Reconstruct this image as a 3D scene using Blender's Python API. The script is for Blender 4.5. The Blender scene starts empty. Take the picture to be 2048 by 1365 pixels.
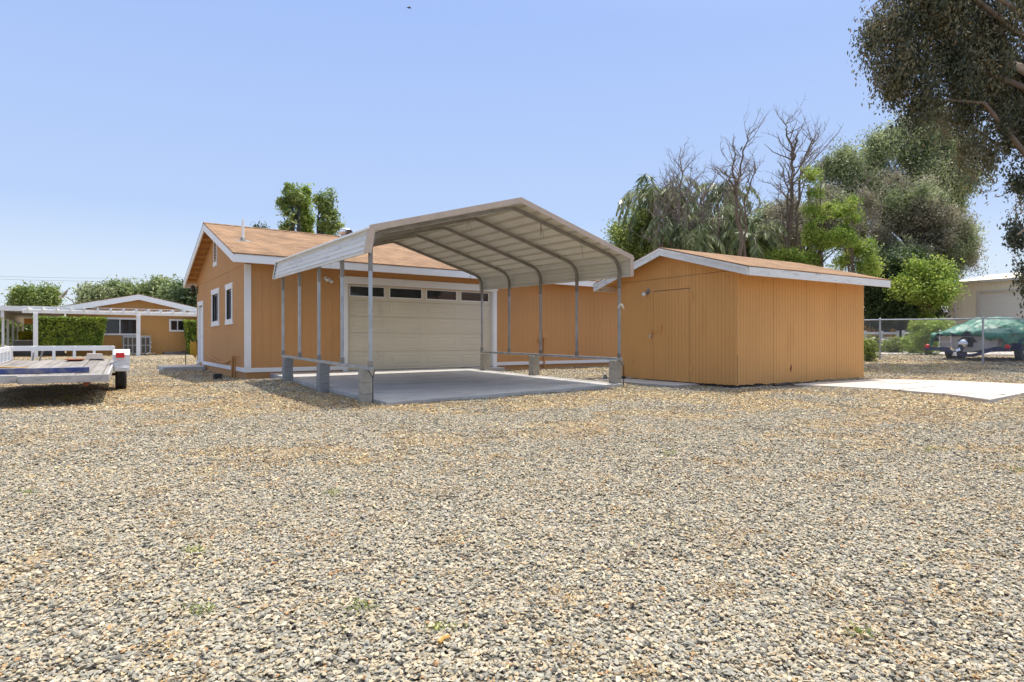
import bpy, bmesh, math, random
import numpy as np
from mathutils import Vector, Matrix, noise
C = bpy.context.scene.collection
R = math.radians
CZ = 1.25                      # camera height
FPX = 1218.0                   # focal length in photo pixels
# ---------------------------------------------------------------- camera, sky, sun
cam = bpy.data.cameras.new('camera'); camo = bpy.data.objects.new('camera', cam); C.objects.link(camo)
cam.sensor_width = 36; cam.lens = 36 * FPX / 2048; cam.clip_end = 2000; cam.clip_start = 0.05
camo.location = (0, 0, CZ); camo.rotation_euler = (R(90), 0, 0)
bpy.context.scene.camera = camo
GA = R(35.23)                  # heading of the garage
gx = Vector((math.cos(GA), math.sin(GA), 0)); gy = Vector((-math.sin(GA), math.cos(GA), 0))
sun_dir = (gx * 0.26 + gy * 0.06 + Vector((0, 0, 1))).normalized()      # towards the sun
SUN_EL = math.asin(sun_dir.z); SUN_AZ = math.atan2(sun_dir.x, sun_dir.y)
w = bpy.data.worlds.new('World'); bpy.context.scene.world = w; w.use_nodes = True
nt = w.node_tree; bg = nt.nodes['Background']
sky = nt.nodes.new('ShaderNodeTexSky'); sky.sky_type = 'NISHITA'; sky.sun_disc = False
sky.sun_elevation = SUN_EL; sky.sun_rotation = SUN_AZ
sky.air_density = 1.0; sky.dust_density = 1.6; sky.ozone_density = 1.5
hs = nt.nodes.new('ShaderNodeHueSaturation'); hs.inputs['Saturation'].default_value = 0.72; hs.inputs['Value'].default_value = 1.0
nt.links.new(sky.outputs[0], hs.inputs['Color'])
# hazy periwinkle blue over the Nishita sky, by elevation
wg = nt.nodes.new('ShaderNodeTexCoord'); wx = nt.nodes.new('ShaderNodeSeparateXYZ'); wr = nt.nodes.new('ShaderNodeValToRGB')
nt.links.new(wg.outputs['Generated'], wx.inputs[0]); nt.links.new(wx.outputs['Z'], wr.inputs[0])
we = wr.color_ramp.elements; SKS = 1 / 0.15 / 1.93
for i_, (p_, c_) in enumerate(((0.0, (0.78, 0.87, 0.95)), (0.10, (0.66, 0.778, 0.933)), (0.19, (0.465, 0.62, 0.928)), (0.47, (0.352, 0.512, 0.922)), (1.0, (0.34, 0.50, 0.89)))):
    e_ = we[0] if i_ == 0 else (we[len(we) - 1] if i_ == 4 else we.new(p_)); e_.position = p_; e_.color = (*c_, 1)
wv = nt.nodes.new('ShaderNodeVectorMath'); wv.operation = 'SCALE'; wv.inputs['Scale'].default_value = SKS; nt.links.new(wr.outputs[0], wv.inputs[0])
wm_ = nt.nodes.new('ShaderNodeMix'); wm_.data_type = 'RGBA'; wm_.inputs['Factor'].default_value = 0.92
# bright aureole round the high sun, added out of frame to lift shade fill
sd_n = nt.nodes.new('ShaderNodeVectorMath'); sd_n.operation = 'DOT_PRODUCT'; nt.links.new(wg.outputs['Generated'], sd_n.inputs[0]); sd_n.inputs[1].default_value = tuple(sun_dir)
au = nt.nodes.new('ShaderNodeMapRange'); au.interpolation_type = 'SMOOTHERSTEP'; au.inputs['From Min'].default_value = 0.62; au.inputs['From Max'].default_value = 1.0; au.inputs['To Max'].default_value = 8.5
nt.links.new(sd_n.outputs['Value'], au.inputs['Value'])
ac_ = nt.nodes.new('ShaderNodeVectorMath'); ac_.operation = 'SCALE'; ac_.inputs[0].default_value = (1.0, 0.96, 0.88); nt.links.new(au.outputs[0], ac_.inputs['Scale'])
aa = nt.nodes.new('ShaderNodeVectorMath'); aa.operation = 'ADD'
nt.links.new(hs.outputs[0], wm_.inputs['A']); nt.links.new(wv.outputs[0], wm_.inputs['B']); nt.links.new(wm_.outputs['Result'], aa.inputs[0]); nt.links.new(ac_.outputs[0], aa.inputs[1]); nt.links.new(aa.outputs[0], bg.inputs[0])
bg.inputs[1].default_value = 0.15
sl = bpy.data.lights.new('sun', 'SUN'); sl.energy = 2.8; sl.angle = R(0.5); sl.color = (1.0, 0.95, 0.87)
so = bpy.data.objects.new('sun', sl); C.objects.link(so); so.rotation_euler = sun_dir.to_track_quat('Z', 'Y').to_euler(); so.location = (20, 5, 40)
vs = bpy.context.scene.view_settings
vs.view_transform = 'Standard'; vs.look = 'None'; vs.exposure = 0.95; vs.gamma = 1
bpy.context.scene.cycles.max_bounces = 6; bpy.context.scene.cycles.transparent_max_bounces = 6
bpy.context.scene.cycles.use_denoising = True

def W(px, py, d):              # the place in the world seen at that spot of the photo, d metres ahead
    return Vector(((px - 1024) / FPX * d, d, (682.5 - py) / FPX * d + CZ))

# ---------------------------------------------------------------- materials
def newmat(name):
    m = bpy.data.materials.new(name); m.use_nodes = True
    n = m.node_tree.nodes; b = n['Principled BSDF']
    return m, m.node_tree, b
def mat(name, col, rough=0.6, var=0.0, scale=3.0, bump=0.0, bscale=40.0, metal=0.0, dark=None, dscale=1.0, damt=0.5, stretch=(1, 1, 1), spec=0.5):
    """plain paint or surface with blotches (var), stains towards `dark`, and fine bump"""
    m, t, b = newmat(name); N = t.nodes; L = t.links
    b.inputs['Roughness'].default_value = rough; b.inputs['Metallic'].default_value = metal
    b.inputs['Specular IOR Level'].default_value = spec
    tc = N.new('ShaderNodeTexCoord'); mp = N.new('ShaderNodeMapping'); mp.inputs['Scale'].default_value = stretch
    L.new(tc.outputs['Object'], mp.inputs[0])
    src = None
    if var > 0:
        n1 = N.new('ShaderNodeTexNoise'); n1.inputs['Scale'].default_value = scale; n1.inputs['Detail'].default_value = 6
        L.new(mp.outputs[0], n1.inputs['Vector'])
        r = N.new('ShaderNodeValToRGB')
        a = [max(0, c * (1 - var)) for c in col]; z = [min(1, c * (1 + var)) for c in col]
        r.color_ramp.elements[0].position = 0.3; r.color_ramp.elements[1].position = 0.7
        r.color_ramp.elements[0].color = (*a, 1); r.color_ramp.elements[1].color = (*z, 1)
        L.new(n1.outputs['Fac'], r.inputs[0]); src = r.outputs[0]
    if dark:
        n2 = N.new('ShaderNodeTexNoise'); n2.inputs['Scale'].default_value = dscale; n2.inputs['Detail'].default_value = 8; n2.inputs['Roughness'].default_value = 0.7
        L.new(mp.outputs[0], n2.inputs['Vector'])
        r2 = N.new('ShaderNodeValToRGB'); r2.color_ramp.elements[0].position = 0.62 - damt * 0.25; r2.color_ramp.elements[1].position = 0.75
        L.new(n2.outputs['Fac'], r2.inputs[0])
        mx = N.new('ShaderNodeMix'); mx.data_type = 'RGBA'
        L.new(r2.outputs[0], mx.inputs['Factor'])
        if src: L.new(src, mx.inputs['A'])
        else: mx.inputs['A'].default_value = (*col, 1)
        mx.inputs['B'].default_value = (*dark, 1); src = mx.outputs['Result']
    if src: L.new(src, b.inputs['Base Color'])
    else: b.inputs['Base Color'].default_value = (*col, 1)
    if bump > 0:
        n3 = N.new('ShaderNodeTexNoise'); n3.inputs['Scale'].default_value = bscale; n3.inputs['Detail'].default_value = 4
        L.new(mp.outputs[0], n3.inputs['Vector'])
        bp = N.new('ShaderNodeBump'); bp.inputs['Strength'].default_value = bump; bp.inputs['Distance'].default_value = 0.01
        L.new(n3.outputs['Fac'], bp.inputs['Height']); L.new(bp.outputs[0], b.inputs['Normal'])
    return m
def leafmat(name, cols, trans=0.35, rough=0.55):
    m, t, b = newmat(name); N = t.nodes; L = t.links
    at = N.new('ShaderNodeAttribute'); at.attribute_name = 'tone'
    r = N.new('ShaderNodeValToRGB'); e = r.color_ramp.elements
    for i, c in enumerate(cols):
        p = i / (len(cols) - 1)
        el = e[0] if i == 0 else (e[len(e) - 1] if i == len(cols) - 1 else e.new(p))
        el.position = p; el.color = (*c, 1)
    L.new(at.outputs['Fac'], r.inputs[0]); L.new(r.outputs[0], b.inputs['Base Color'])
    b.inputs['Roughness'].default_value = rough
    tr = N.new('ShaderNodeBsdfTranslucent'); L.new(r.outputs[0], tr.inputs[0])
    mx = N.new('ShaderNodeMixShader'); mx.inputs[0].default_value = trans
    L.new(b.outputs[0], mx.inputs[1]); L.new(tr.outputs[0], mx.inputs[2]); L.new(mx.outputs[0], N['Material Output'].inputs[0])
    return m
def shinglemat(name):
    m, t, b = newmat(name); N = t.nodes; L = t.links; b.inputs['Roughness'].default_value = 0.95; b.inputs['Specular IOR Level'].default_value = 0.2
    tc = N.new('ShaderNodeTexCoord'); mp = N.new('ShaderNodeMapping'); L.new(tc.outputs['Object'], mp.inputs[0])
    br = N.new('ShaderNodeTexBrick'); br.inputs['Scale'].default_value = 1.0
    br.inputs['Brick Width'].default_value = 0.26; br.inputs['Row Height'].default_value = 0.14; br.inputs['Mortar Size'].default_value = 0.006
    br.inputs['Color1'].default_value = (0.275, 0.165, 0.09, 1); br.inputs['Color2'].default_value = (0.185, 0.112, 0.062, 1); br.inputs['Mortar'].default_value = (0.10, 0.07, 0.055, 1)
    br.inputs['Bias'].default_value = -0.2; br.offset_frequency = 2
    L.new(mp.outputs[0], br.inputs['Vector'])
    n = N.new('ShaderNodeTexNoise'); n.inputs['Scale'].default_value = 1.3; n.inputs['Detail'].default_value = 8; L.new(tc.outputs['Object'], n.inputs['Vector'])
    n2 = N.new('ShaderNodeTexNoise'); n2.inputs['Scale'].default_value = 55; n2.inputs['Detail'].default_value = 3; L.new(tc.outputs['Object'], n2.inputs['Vector'])
    ad = N.new('ShaderNodeMath'); ad.operation = 'ADD'; L.new(n.outputs['Fac'], ad.inputs[0]); L.new(n2.outputs['Fac'], ad.inputs[1])
    mr = N.new('ShaderNodeMapRange'); mr.inputs['From Min'].default_value = 0.6; mr.inputs['From Max'].default_value = 1.4; mr.inputs['To Min'].default_value = 0.58; mr.inputs['To Max'].default_value = 1.5
    L.new(ad.outputs[0], mr.inputs['Value'])
    vm = N.new('ShaderNodeVectorMath'); vm.operation = 'SCALE'; L.new(br.outputs['Color'], vm.inputs[0]); L.new(mr.outputs[0], vm.inputs['Scale'])
    L.new(vm.outputs[0], b.inputs['Base Color'])
    bp = N.new('ShaderNodeBump'); bp.inputs['Strength'].default_value = 0.6; bp.inputs['Distance'].default_value = 0.006
    L.new(br.outputs['Fac'], bp.inputs['Height']); bp.invert = True; L.new(bp.outputs[0], b.inputs['Normal'])
    return m
def glassmat(name, col=(0.02, 0.022, 0.025), rough=0.06):
    m, t, b = newmat(name); b.inputs['Base Color'].default_value = (*col, 1); b.inputs['Roughness'].default_value = rough
    b.inputs['Specular IOR Level'].default_value = 0.6
    return m
M = {}
M['garage'] = mat('garage_paint', (0.53, 0.275, 0.108), 0.75, 0.04, 0.9, 0.15, 90, dark=(0.475, 0.245, 0.095), dscale=0.7, damt=0.1, stretch=(1, 1, 0.35), spec=0.25)
M['shed'] = mat('shed_paint', (0.65, 0.34, 0.118), 0.75, 0.05, 1.1, 0.2, 80, dark=(0.57, 0.295, 0.10), dscale=0.9, damt=0.1, stretch=(1, 1, 0.3), spec=0.25)
M['house'] = mat('house_paint', (0.53, 0.29, 0.105), 0.8, 0.05, 0.5, 0, spec=0.25)
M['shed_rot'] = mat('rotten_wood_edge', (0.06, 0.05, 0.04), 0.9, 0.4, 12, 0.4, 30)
M['white'] = mat('white_trim_paint', (0.80, 0.79, 0.77), 0.55, 0.03, 2, 0.08, 60, dark=(0.62, 0.60, 0.56), dscale=2.5, damt=0.05)
M['whiteold'] = mat('weathered_white_paint', (0.70, 0.69, 0.66), 0.7, 0.06, 4, 0.3, 50, dark=(0.30, 0.28, 0.25), dscale=5, damt=0.25, stretch=(0.5, 0.5, 2.5))
M['shingle'] = shinglemat('tan_shingles')
M['doorp'] = mat('almond_door_paint', (0.65, 0.575, 0.43), 0.5, 0.04, 0.8, 0.15, 130, dark=(0.43, 0.39, 0.31), dscale=0.9, damt=0.1)
M['seam'] = mat('dark_seam', (0.09, 0.075, 0.055), 0.9)
M['glass'] = glassmat('dark_window_glass')
M['galv'] = mat('galvanised_steel', (0.42, 0.44, 0.46), 0.42, 0.18, 6, 0.1, 30, metal=0.75, dark=(0.25, 0.25, 0.25), dscale=5, damt=0.3, stretch=(1, 1, 0.5))
M['galvd'] = mat('dull_galvanised_steel', (0.27, 0.25, 0.22), 0.5, 0.15, 5, 0.1, 30, metal=0.55, dark=(0.15, 0.13, 0.11), dscale=4, damt=0.3)
M['sheet'] = mat('carport_sheet_metal', (0.66, 0.63, 0.55), 0.45, 0.05, 2, 0, spec=0.4)
M['tantrim'] = mat('tan_carport_trim', (0.50, 0.39, 0.30), 0.55, 0.08, 5, 0.1, 60, dark=(0.30, 0.22, 0.16), dscale=7, damt=0.2)
M['block'] = mat('concrete_block', (0.40, 0.36, 0.29), 0.95, 0.16, 9, 0.9, 120, dark=(0.20, 0.18, 0.15), dscale=4, damt=0.25)
M['blockg'] = mat('grey_concrete_block', (0.29, 0.28, 0.26), 0.95, 0.14, 9, 0.9, 120, dark=(0.17, 0.16, 0.14), dscale=4, damt=0.25)
M['black'] = mat('black_rubber', (0.015, 0.015, 0.016), 0.6)
M['tyre'] = mat('dusty_tyre', (0.035, 0.032, 0.03), 0.9, 0.3, 8, 0.4, 40)
M['slab'] = mat('broom_finished_concrete', (0.44, 0.42, 0.385), 0.85, 0.14, 1.2, 0.3, 150, dark=(0.24, 0.225, 0.21), dscale=1.3, damt=0.45, stretch=(1, 2.2, 1))
M['pad'] = mat('pale_concrete', (0.50, 0.445, 0.375), 0.9, 0.07, 1.6, 0.3, 90, dark=(0.45, 0.36, 0.27), dscale=1.5, damt=0.2)
M['globe'] = mat('white_glass_globe', (0.75, 0.74, 0.7), 0.2)
M['bronze'] = mat('dark_bronze', (0.05, 0.04, 0.03), 0.5, metal=0.3)
M['hose'] = mat('yellow_hose', (0.62, 0.36, 0.03), 0.45)
M['bark'] = mat('brown_bark', (0.17, 0.125, 0.09), 0.95, 0.3, 10, 0.8, 20, stretch=(1, 1, 0.3))
M['palebark'] = mat('pale_smooth_bark', (0.38, 0.30, 0.22), 0.85, 0.2, 4, 0.4, 20, dark=(0.2, 0.15, 0.11), dscale=3, damt=0.4)
M['darkbark'] = mat('dark_mossy_bark', (0.055, 0.05, 0.035), 0.95, 0.3, 8, 0.5, 20)
M['deadwood'] = mat('dead_grey_wood', (0.22, 0.185, 0.155), 0.9, 0.25, 8)
M['plank'] = mat('grey_deck_planks', (0.36, 0.31, 0.26), 0.9, 0.25, 3, 0.6, 60, dark=(0.17, 0.15, 0.13), dscale=3, damt=0.35, stretch=(3, 0.35, 3))
M['bluepaint'] = mat('chipped_blue_paint', (0.03, 0.055, 0.19), 0.6, 0.15, 5, 0.2, 40, dark=(0.32, 0.29, 0.25), dscale=3.5, damt=0.8)
M['navy'] = mat('navy_trailer_paint', (0.012, 0.025, 0.10), 0.4)
M['red'] = mat('red_lens', (0.65, 0.015, 0.02), 0.25)
M['redpaint'] = mat('red_machine_paint', (0.45, 0.07, 0.03), 0.4, 0.1, 4)
M['beige'] = mat('beige_metal_cladding', (0.84, 0.74, 0.55), 0.6, 0.04, 1, 0, spec=0.3)
M['beiget'] = mat('pale_metal_trim', (0.62, 0.57, 0.50), 0.5)
M['tarp'] = mat('green_tarp', (0.02, 0.15, 0.085), 0.48, 0.35, 4, 0.9, 9, spec=0.6)
M['hull'] = mat('grey_boat_hull', (0.50, 0.48, 0.46), 0.35, 0.05, 2)
M['silver'] = mat('bright_aluminium', (0.75, 0.75, 0.76), 0.25, metal=0.9)
M['fencewood'] = mat('honey_fence_boards', (0.52, 0.30, 0.08), 0.85, 0.15, 3, 0.3, 30, stretch=(1, 1, 0.2))
M['acgrey'] = mat('grey_ac_enclosure', (0.30, 0.31, 0.32), 0.5, 0.05, 3)
M['soffit'] = mat('orange_soffit_boards', (0.50, 0.25, 0.07), 0.8, 0.1, 3)
M['ribbon'] = mat('white_ribbon', (0.8, 0.78, 0.7), 0.7)
M['trl'] = mat('peeling_trailer_paint', (0.42, 0.40, 0.37), 0.8, 0.15, 5, 0.4, 50, dark=(0.16, 0.14, 0.12), dscale=6, damt=0.45, stretch=(0.6, 0.6, 2))
M['rolldoor'] = mat('pale_roll_up_door', (0.80, 0.76, 0.68), 0.5)
M['rust'] = mat('rusty_metal', (0.22, 0.07, 0.03), 0.9, 0.3, 12)
M['cardboard'] = mat('pale_chalky_block', (0.6, 0.52, 0.44), 0.9)
M['stucco'] = mat('grey_garden_wall_render', (0.30, 0.27, 0.24), 0.9, 0.1, 4)
M['road'] = mat('pale_gravel_lane', (0.44, 0.41, 0.37), 0.95, 0.15, 8, 0.5, 30)

# ---------------------------------------------------------------- mesh builder
class MB:
    def __init__(s): s.v = []; s.f = []
    def quad(s, a, b, c, d):
        n = len(s.v); s.v += [tuple(a), tuple(b), tuple(c), tuple(d)]; s.f.append((n, n + 1, n + 2, n + 3)); return s
    def poly(s, pts):
        n = len(s.v); s.v += [tuple(p) for p in pts]; s.f.append(tuple(range(n, n + len(pts)))); return s
    def box(s, x0, x1, y0, y1, z0, z1):
        n = len(s.v)
        s.v += [(x0, y0, z0), (x1, y0, z0), (x1, y1, z0), (x0, y1, z0), (x0, y0, z1), (x1, y0, z1), (x1, y1, z1), (x0, y1, z1)]
        s.f += [tuple(n + i for i in q) for q in ((0, 3, 2, 1), (4, 5, 6, 7), (0, 1, 5, 4), (1, 2, 6, 5), (2, 3, 7, 6), (3, 0, 4, 7))]; return s
    def prism(s, bot, top):
        """two matching loops of points, closed with sides and caps"""
        n = len(s.v); k = len(bot); s.v += [tuple(p) for p in bot] + [tuple(p) for p in top]
        s.f.append(tuple(n + i for i in reversed(range(k)))); s.f.append(tuple(n + k + i for i in range(k)))
        for i in range(k): j = (i + 1) % k; s.f.append((n + i, n + j, n + k + j, n + k + i))
        return s
    def beam(s, a, b, wd, ht, up=Vector((0, 0, 1))):
        """rectangular bar between two points"""
        a = Vector(a); b = Vector(b); d = (b - a).normalized()
        sd = d.cross(up)
        if sd.length < 1e-4: sd = d.cross(Vector((0, 1, 0)))
        sd.normalize(); u = sd.cross(d).normalized()
        q = [(-1, -1), (1, -1), (1, 1), (-1, 1)]
        return s.prism([a + sd * (i * wd / 2) + u * (j * ht / 2) for i, j in q], [b + sd * (i * wd / 2) + u * (j * ht / 2) for i, j in q])
    def tube(s, pts, r, n=8, caps=True, phase=0.0):
        pts = [Vector(p) for p in pts]; rs = r if isinstance(r, (list, tuple)) else [r] * len(pts)
        base = len(s.v); ref = None
        for i, p in enumerate(pts):
            d = (pts[min(i + 1, len(pts) - 1)] - pts[max(i - 1, 0)])
            if d.length < 1e-9: d = Vector((0, 0, 1))
            d.normalize()
            if ref is None: ref = d.orthogonal().normalized() if abs(d.z) < 0.999 else Vector((1, 0, 0))
            ref = (ref - d * ref.dot(d))
            ref = ref.normalized() if ref.length > 1e-6 else d.orthogonal().normalized()
            t = d.cross(ref)
            for k in range(n):
                a = phase + 2 * math.pi * k / n
                s.v.append(tuple(p + (ref * math.cos(a) + t * math.sin(a)) * rs[i]))
        for i in range(len(pts) - 1):
            for k in range(n):
                a = base + i * n + k; b = base + i * n + (k + 1) % n
                s.f.append((a, b, b + n, a + n))
        if caps:
            s.f.append(tuple(base + k for k in reversed(range(n)))); e = base + (len(pts) - 1) * n
            s.f.append(tuple(e + k for k in range(n)))
        return s
    def lathe(s, prof, c=(0, 0, 0), n=20, axis='z'):
        """profile of (r, h) turned round an axis"""
        base = len(s.v)
        for r, h in prof:
            for k in range(n):
                a = 2 * math.pi * k / n; p = (r * math.cos(a), r * math.sin(a), h)
                if axis == 'x': p = (p[2], p[0], p[1])
                if axis == 'y': p = (p[0], p[2], p[1])
                s.v.append((p[0] + c[0], p[1] + c[1], p[2] + c[2]))
        for i in range(len(prof) - 1):
            for k in range(n):
                a = base + i * n + k; b = base + i * n + (k + 1) % n
                s.f.append((a, b, b + n, a + n))
        s.f.append(tuple(base + k for k in reversed(range(n)))); e = base + (len(prof) - 1) * n; s.f.append(tuple(e + k for k in range(n)))
        return s
    def build(s, name, m, parent=None, off=(0, 0, 0), smooth=False, bevel=0, xf=None):
        me = bpy.data.meshes.new(name)
        vv = s.v if xf is None else [tuple(xf(Vector(p))) for p in s.v]
        if parent is not None and off == (0, 0, 0): off = parent.get('_off', (0, 0, 0))
        me.from_pydata([(x - off[0], y - off[1], z - off[2]) for x, y, z in vv], [], s.f)
        me.materials.append(m); me.update()
        bm = bmesh.new(); bm.from_mesh(me); bmesh.ops.recalc_face_normals(bm, faces=bm.faces); bm.to_mesh(me); bm.free()
        if smooth: me.polygons.foreach_set('use_smooth', [True] * len(me.polygons))
        o = bpy.data.objects.new(name, me); C.objects.link(o)
        if parent is not None: o.parent = parent
        if bevel:
            b = o.modifiers.new('bevel', 'BEVEL'); b.width = bevel; b.segments = 2; b.limit_method = 'ANGLE'
        return o
def thing(name, label, cat, loc=(0, 0, 0), rot=0.0, group=None):
    """Empty at the base of a thing; its parts are given in the thing's frame with world heights, so the base height is taken off"""
    o = bpy.data.objects.new(name, None); C.objects.link(o); o.location = loc; o.rotation_euler = (0, 0, rot)
    o['label'] = label; o['category'] = cat
    if group: o['group'] = group
    o['_off'] = (0.0, 0.0, float(loc[2])); o.empty_display_size = 0.3
    return o
def wthing(name, label, cat, loc, group=None):
    """as thing(), but its parts are given in world coordinates"""
    o = thing(name, label, cat, loc, 0, group); o['_off'] = (float(loc[0]), float(loc[1]), float(loc[2])); return o
def tag(o, label, cat, group=None):
    o['label'] = label; o['category'] = cat
    if group: o['group'] = group
    return o
def struct(o, kind='structure'): o['kind'] = kind; return o
def sub(parent, mb, name, m, **k):
    """a sub-part: parent is a mesh part that shares its thing's frame"""
    o = mb.build(name, m, None, off=tuple(parent.parent['_off']), **k); o.parent = parent; return o

# ---------------------------------------------------------------- the ground
GK = [(-40, -1.4), (0, -1.25), (5, -1.13), (10, -1.045), (14, -1.0), (18, -0.985), (23, -0.95), (30, -0.9), (45, -0.87), (2000, -0.87)]
ky = np.array([k[0] for k in GK]); kz = np.array([k[1] for k in GK])
def gnoise(x, y, s, seed=0):
    """smooth value noise on a lattice, numpy arrays in and out, 0..1"""
    x = np.asarray(x, float) / s + 57.3 + seed * 17.1; y = np.asarray(y, float) / s + 91.7 + seed * 5.3
    xi = np.floor(x).astype(np.int64); yi = np.floor(y).astype(np.int64); fx = x - xi; fy = y - yi
    fx = fx * fx * (3 - 2 * fx); fy = fy * fy * (3 - 2 * fy)
    def h(a, b):
        n = (a * 374761393 + b * 668265263 + seed * 1442695) & 0x7fffffff
        n = ((n ^ (n >> 13)) * 1274126177) & 0x7fffffff
        return ((n ^ (n >> 16)) & 0xffff) / 65535.0
    return (h(xi, yi) * (1 - fx) + h(xi + 1, yi) * fx) * (1 - fy) + (h(xi, yi + 1) * (1 - fx) + h(xi + 1, yi + 1) * fx) * fy
def gz(x, y):
    sx_ = np.clip((np.asarray(x, float) - 7.0) / 5.0, 0, 1); sx_ = sx_ * sx_ * (3 - 2 * sx_)
    rise = sx_ * np.interp(y, [14.5, 21, 30, 45], [0, 0.235, 0.27, 0.27])
    rise = rise + 0.055 * np.clip((np.asarray(x, float) - 4.2) / 2.5, 0, 1) * np.interp(y, [7.0, 9.3, 15.5, 17.5], [0, 1, 1, 0])
    rise = rise + 0.07 * np.exp(-(((np.asarray(x, float) + 5.6) / 1.1) ** 2 + ((np.asarray(y, float) - 14.3) / 1.1) ** 2))
    return CZ + np.interp(y, ky, kz) + rise + (gnoise(x, y, 0.9, 1) - 0.5) * 0.035 + (gnoise(x, y, 0.35, 2) - 0.5) * 0.006
def gz1(x, y): return float(gz(np.array([x]), np.array([y]))[0])
def dirt(x, y):
    """where dry soil and straw show through the gravel: 0..1"""
    n = 0.55 * gnoise(x, y * 1.7, 1.6, 3) + 0.3 * gnoise(x, y * 1.5, 0.55, 4) + 0.15 * gnoise(x, y, 0.2, 5)
    band = np.interp(y, [0, 3.2, 5, 7, 9, 13, 20, 26, 32], [-0.24, -0.20, -0.09, 0.04, 0.08, 0.09, 0.12, 0.16, 0.1])
    band = band + np.where((x > 3.5) & (y > 8), 0.07, 0) + np.where((x < -1.5) & (y > 9.0), 0.07, 0)
    # bare track between the trailer and the garage
    band = band + 0.22 * np.exp(-(((x + 8.0) / 1.7) ** 2 + ((y - 13.2) / 1.6) ** 2)) + 0.16 * np.exp(-(((x + 4.4) / 1.6) ** 2 + ((y - 10.8) / 1.2) ** 2))
    return np.clip((n + band - 0.54) / 0.15, 0, 0.85)
def axis_steps(lo, hi, near, fine, grow):
    a = [near]; st = fine
    while a[-1] < hi: a.append(a[-1] + st); st *= grow
    b = [near]; st = fine
    while b[-1] > lo: b.append(b[-1] - st); st *= grow
    return np.array(sorted(set(b[1:] + a)))
xs = np.concatenate([-np.geomspace(16, 900, 26)[::-1], np.arange(-15.8, 15.8, 0.14), np.geomspace(16, 900, 26)])
ys = np.concatenate([np.linspace(-60, -3, 20), np.arange(-2.8, 24, 0.14), np.geomspace(24.2, 1500, 60)])
GX, GY = np.meshgrid(xs, ys); GZ = gz(GX, GY)
nx, ny = len(xs), len(ys)
me = bpy.data.meshes.new('ground')
co = np.stack([GX, GY, GZ], -1).reshape(-1, 3)
ii = np.arange(nx * ny).reshape(ny, nx)
fc = np.stack([ii[:-1, :-1], ii[:-1, 1:], ii[1:, 1:], ii[1:, :-1]], -1).reshape(-1, 4)
def npmesh(me, co, fc, k=4):
    me.vertices.add(len(co)); me.vertices.foreach_set('co', co.astype(np.float32).ravel())
    me.loops.add(len(fc) * k); me.loops.foreach_set('vertex_index', fc.astype(np.int32).ravel())
    me.polygons.add(len(fc)); me.polygons.foreach_set('loop_start', np.arange(0, len(fc) * k, k, dtype=np.int32))
    me.update(calc_edges=True); me.validate()
npmesh(me, co, fc)
at = me.attributes.new('dirt', 'FLOAT', 'POINT'); at.data.foreach_set('value', dirt(GX, GY).ravel().astype(np.float32))
me.polygons.foreach_set('use_smooth', np.ones(len(me.polygons), bool))
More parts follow.
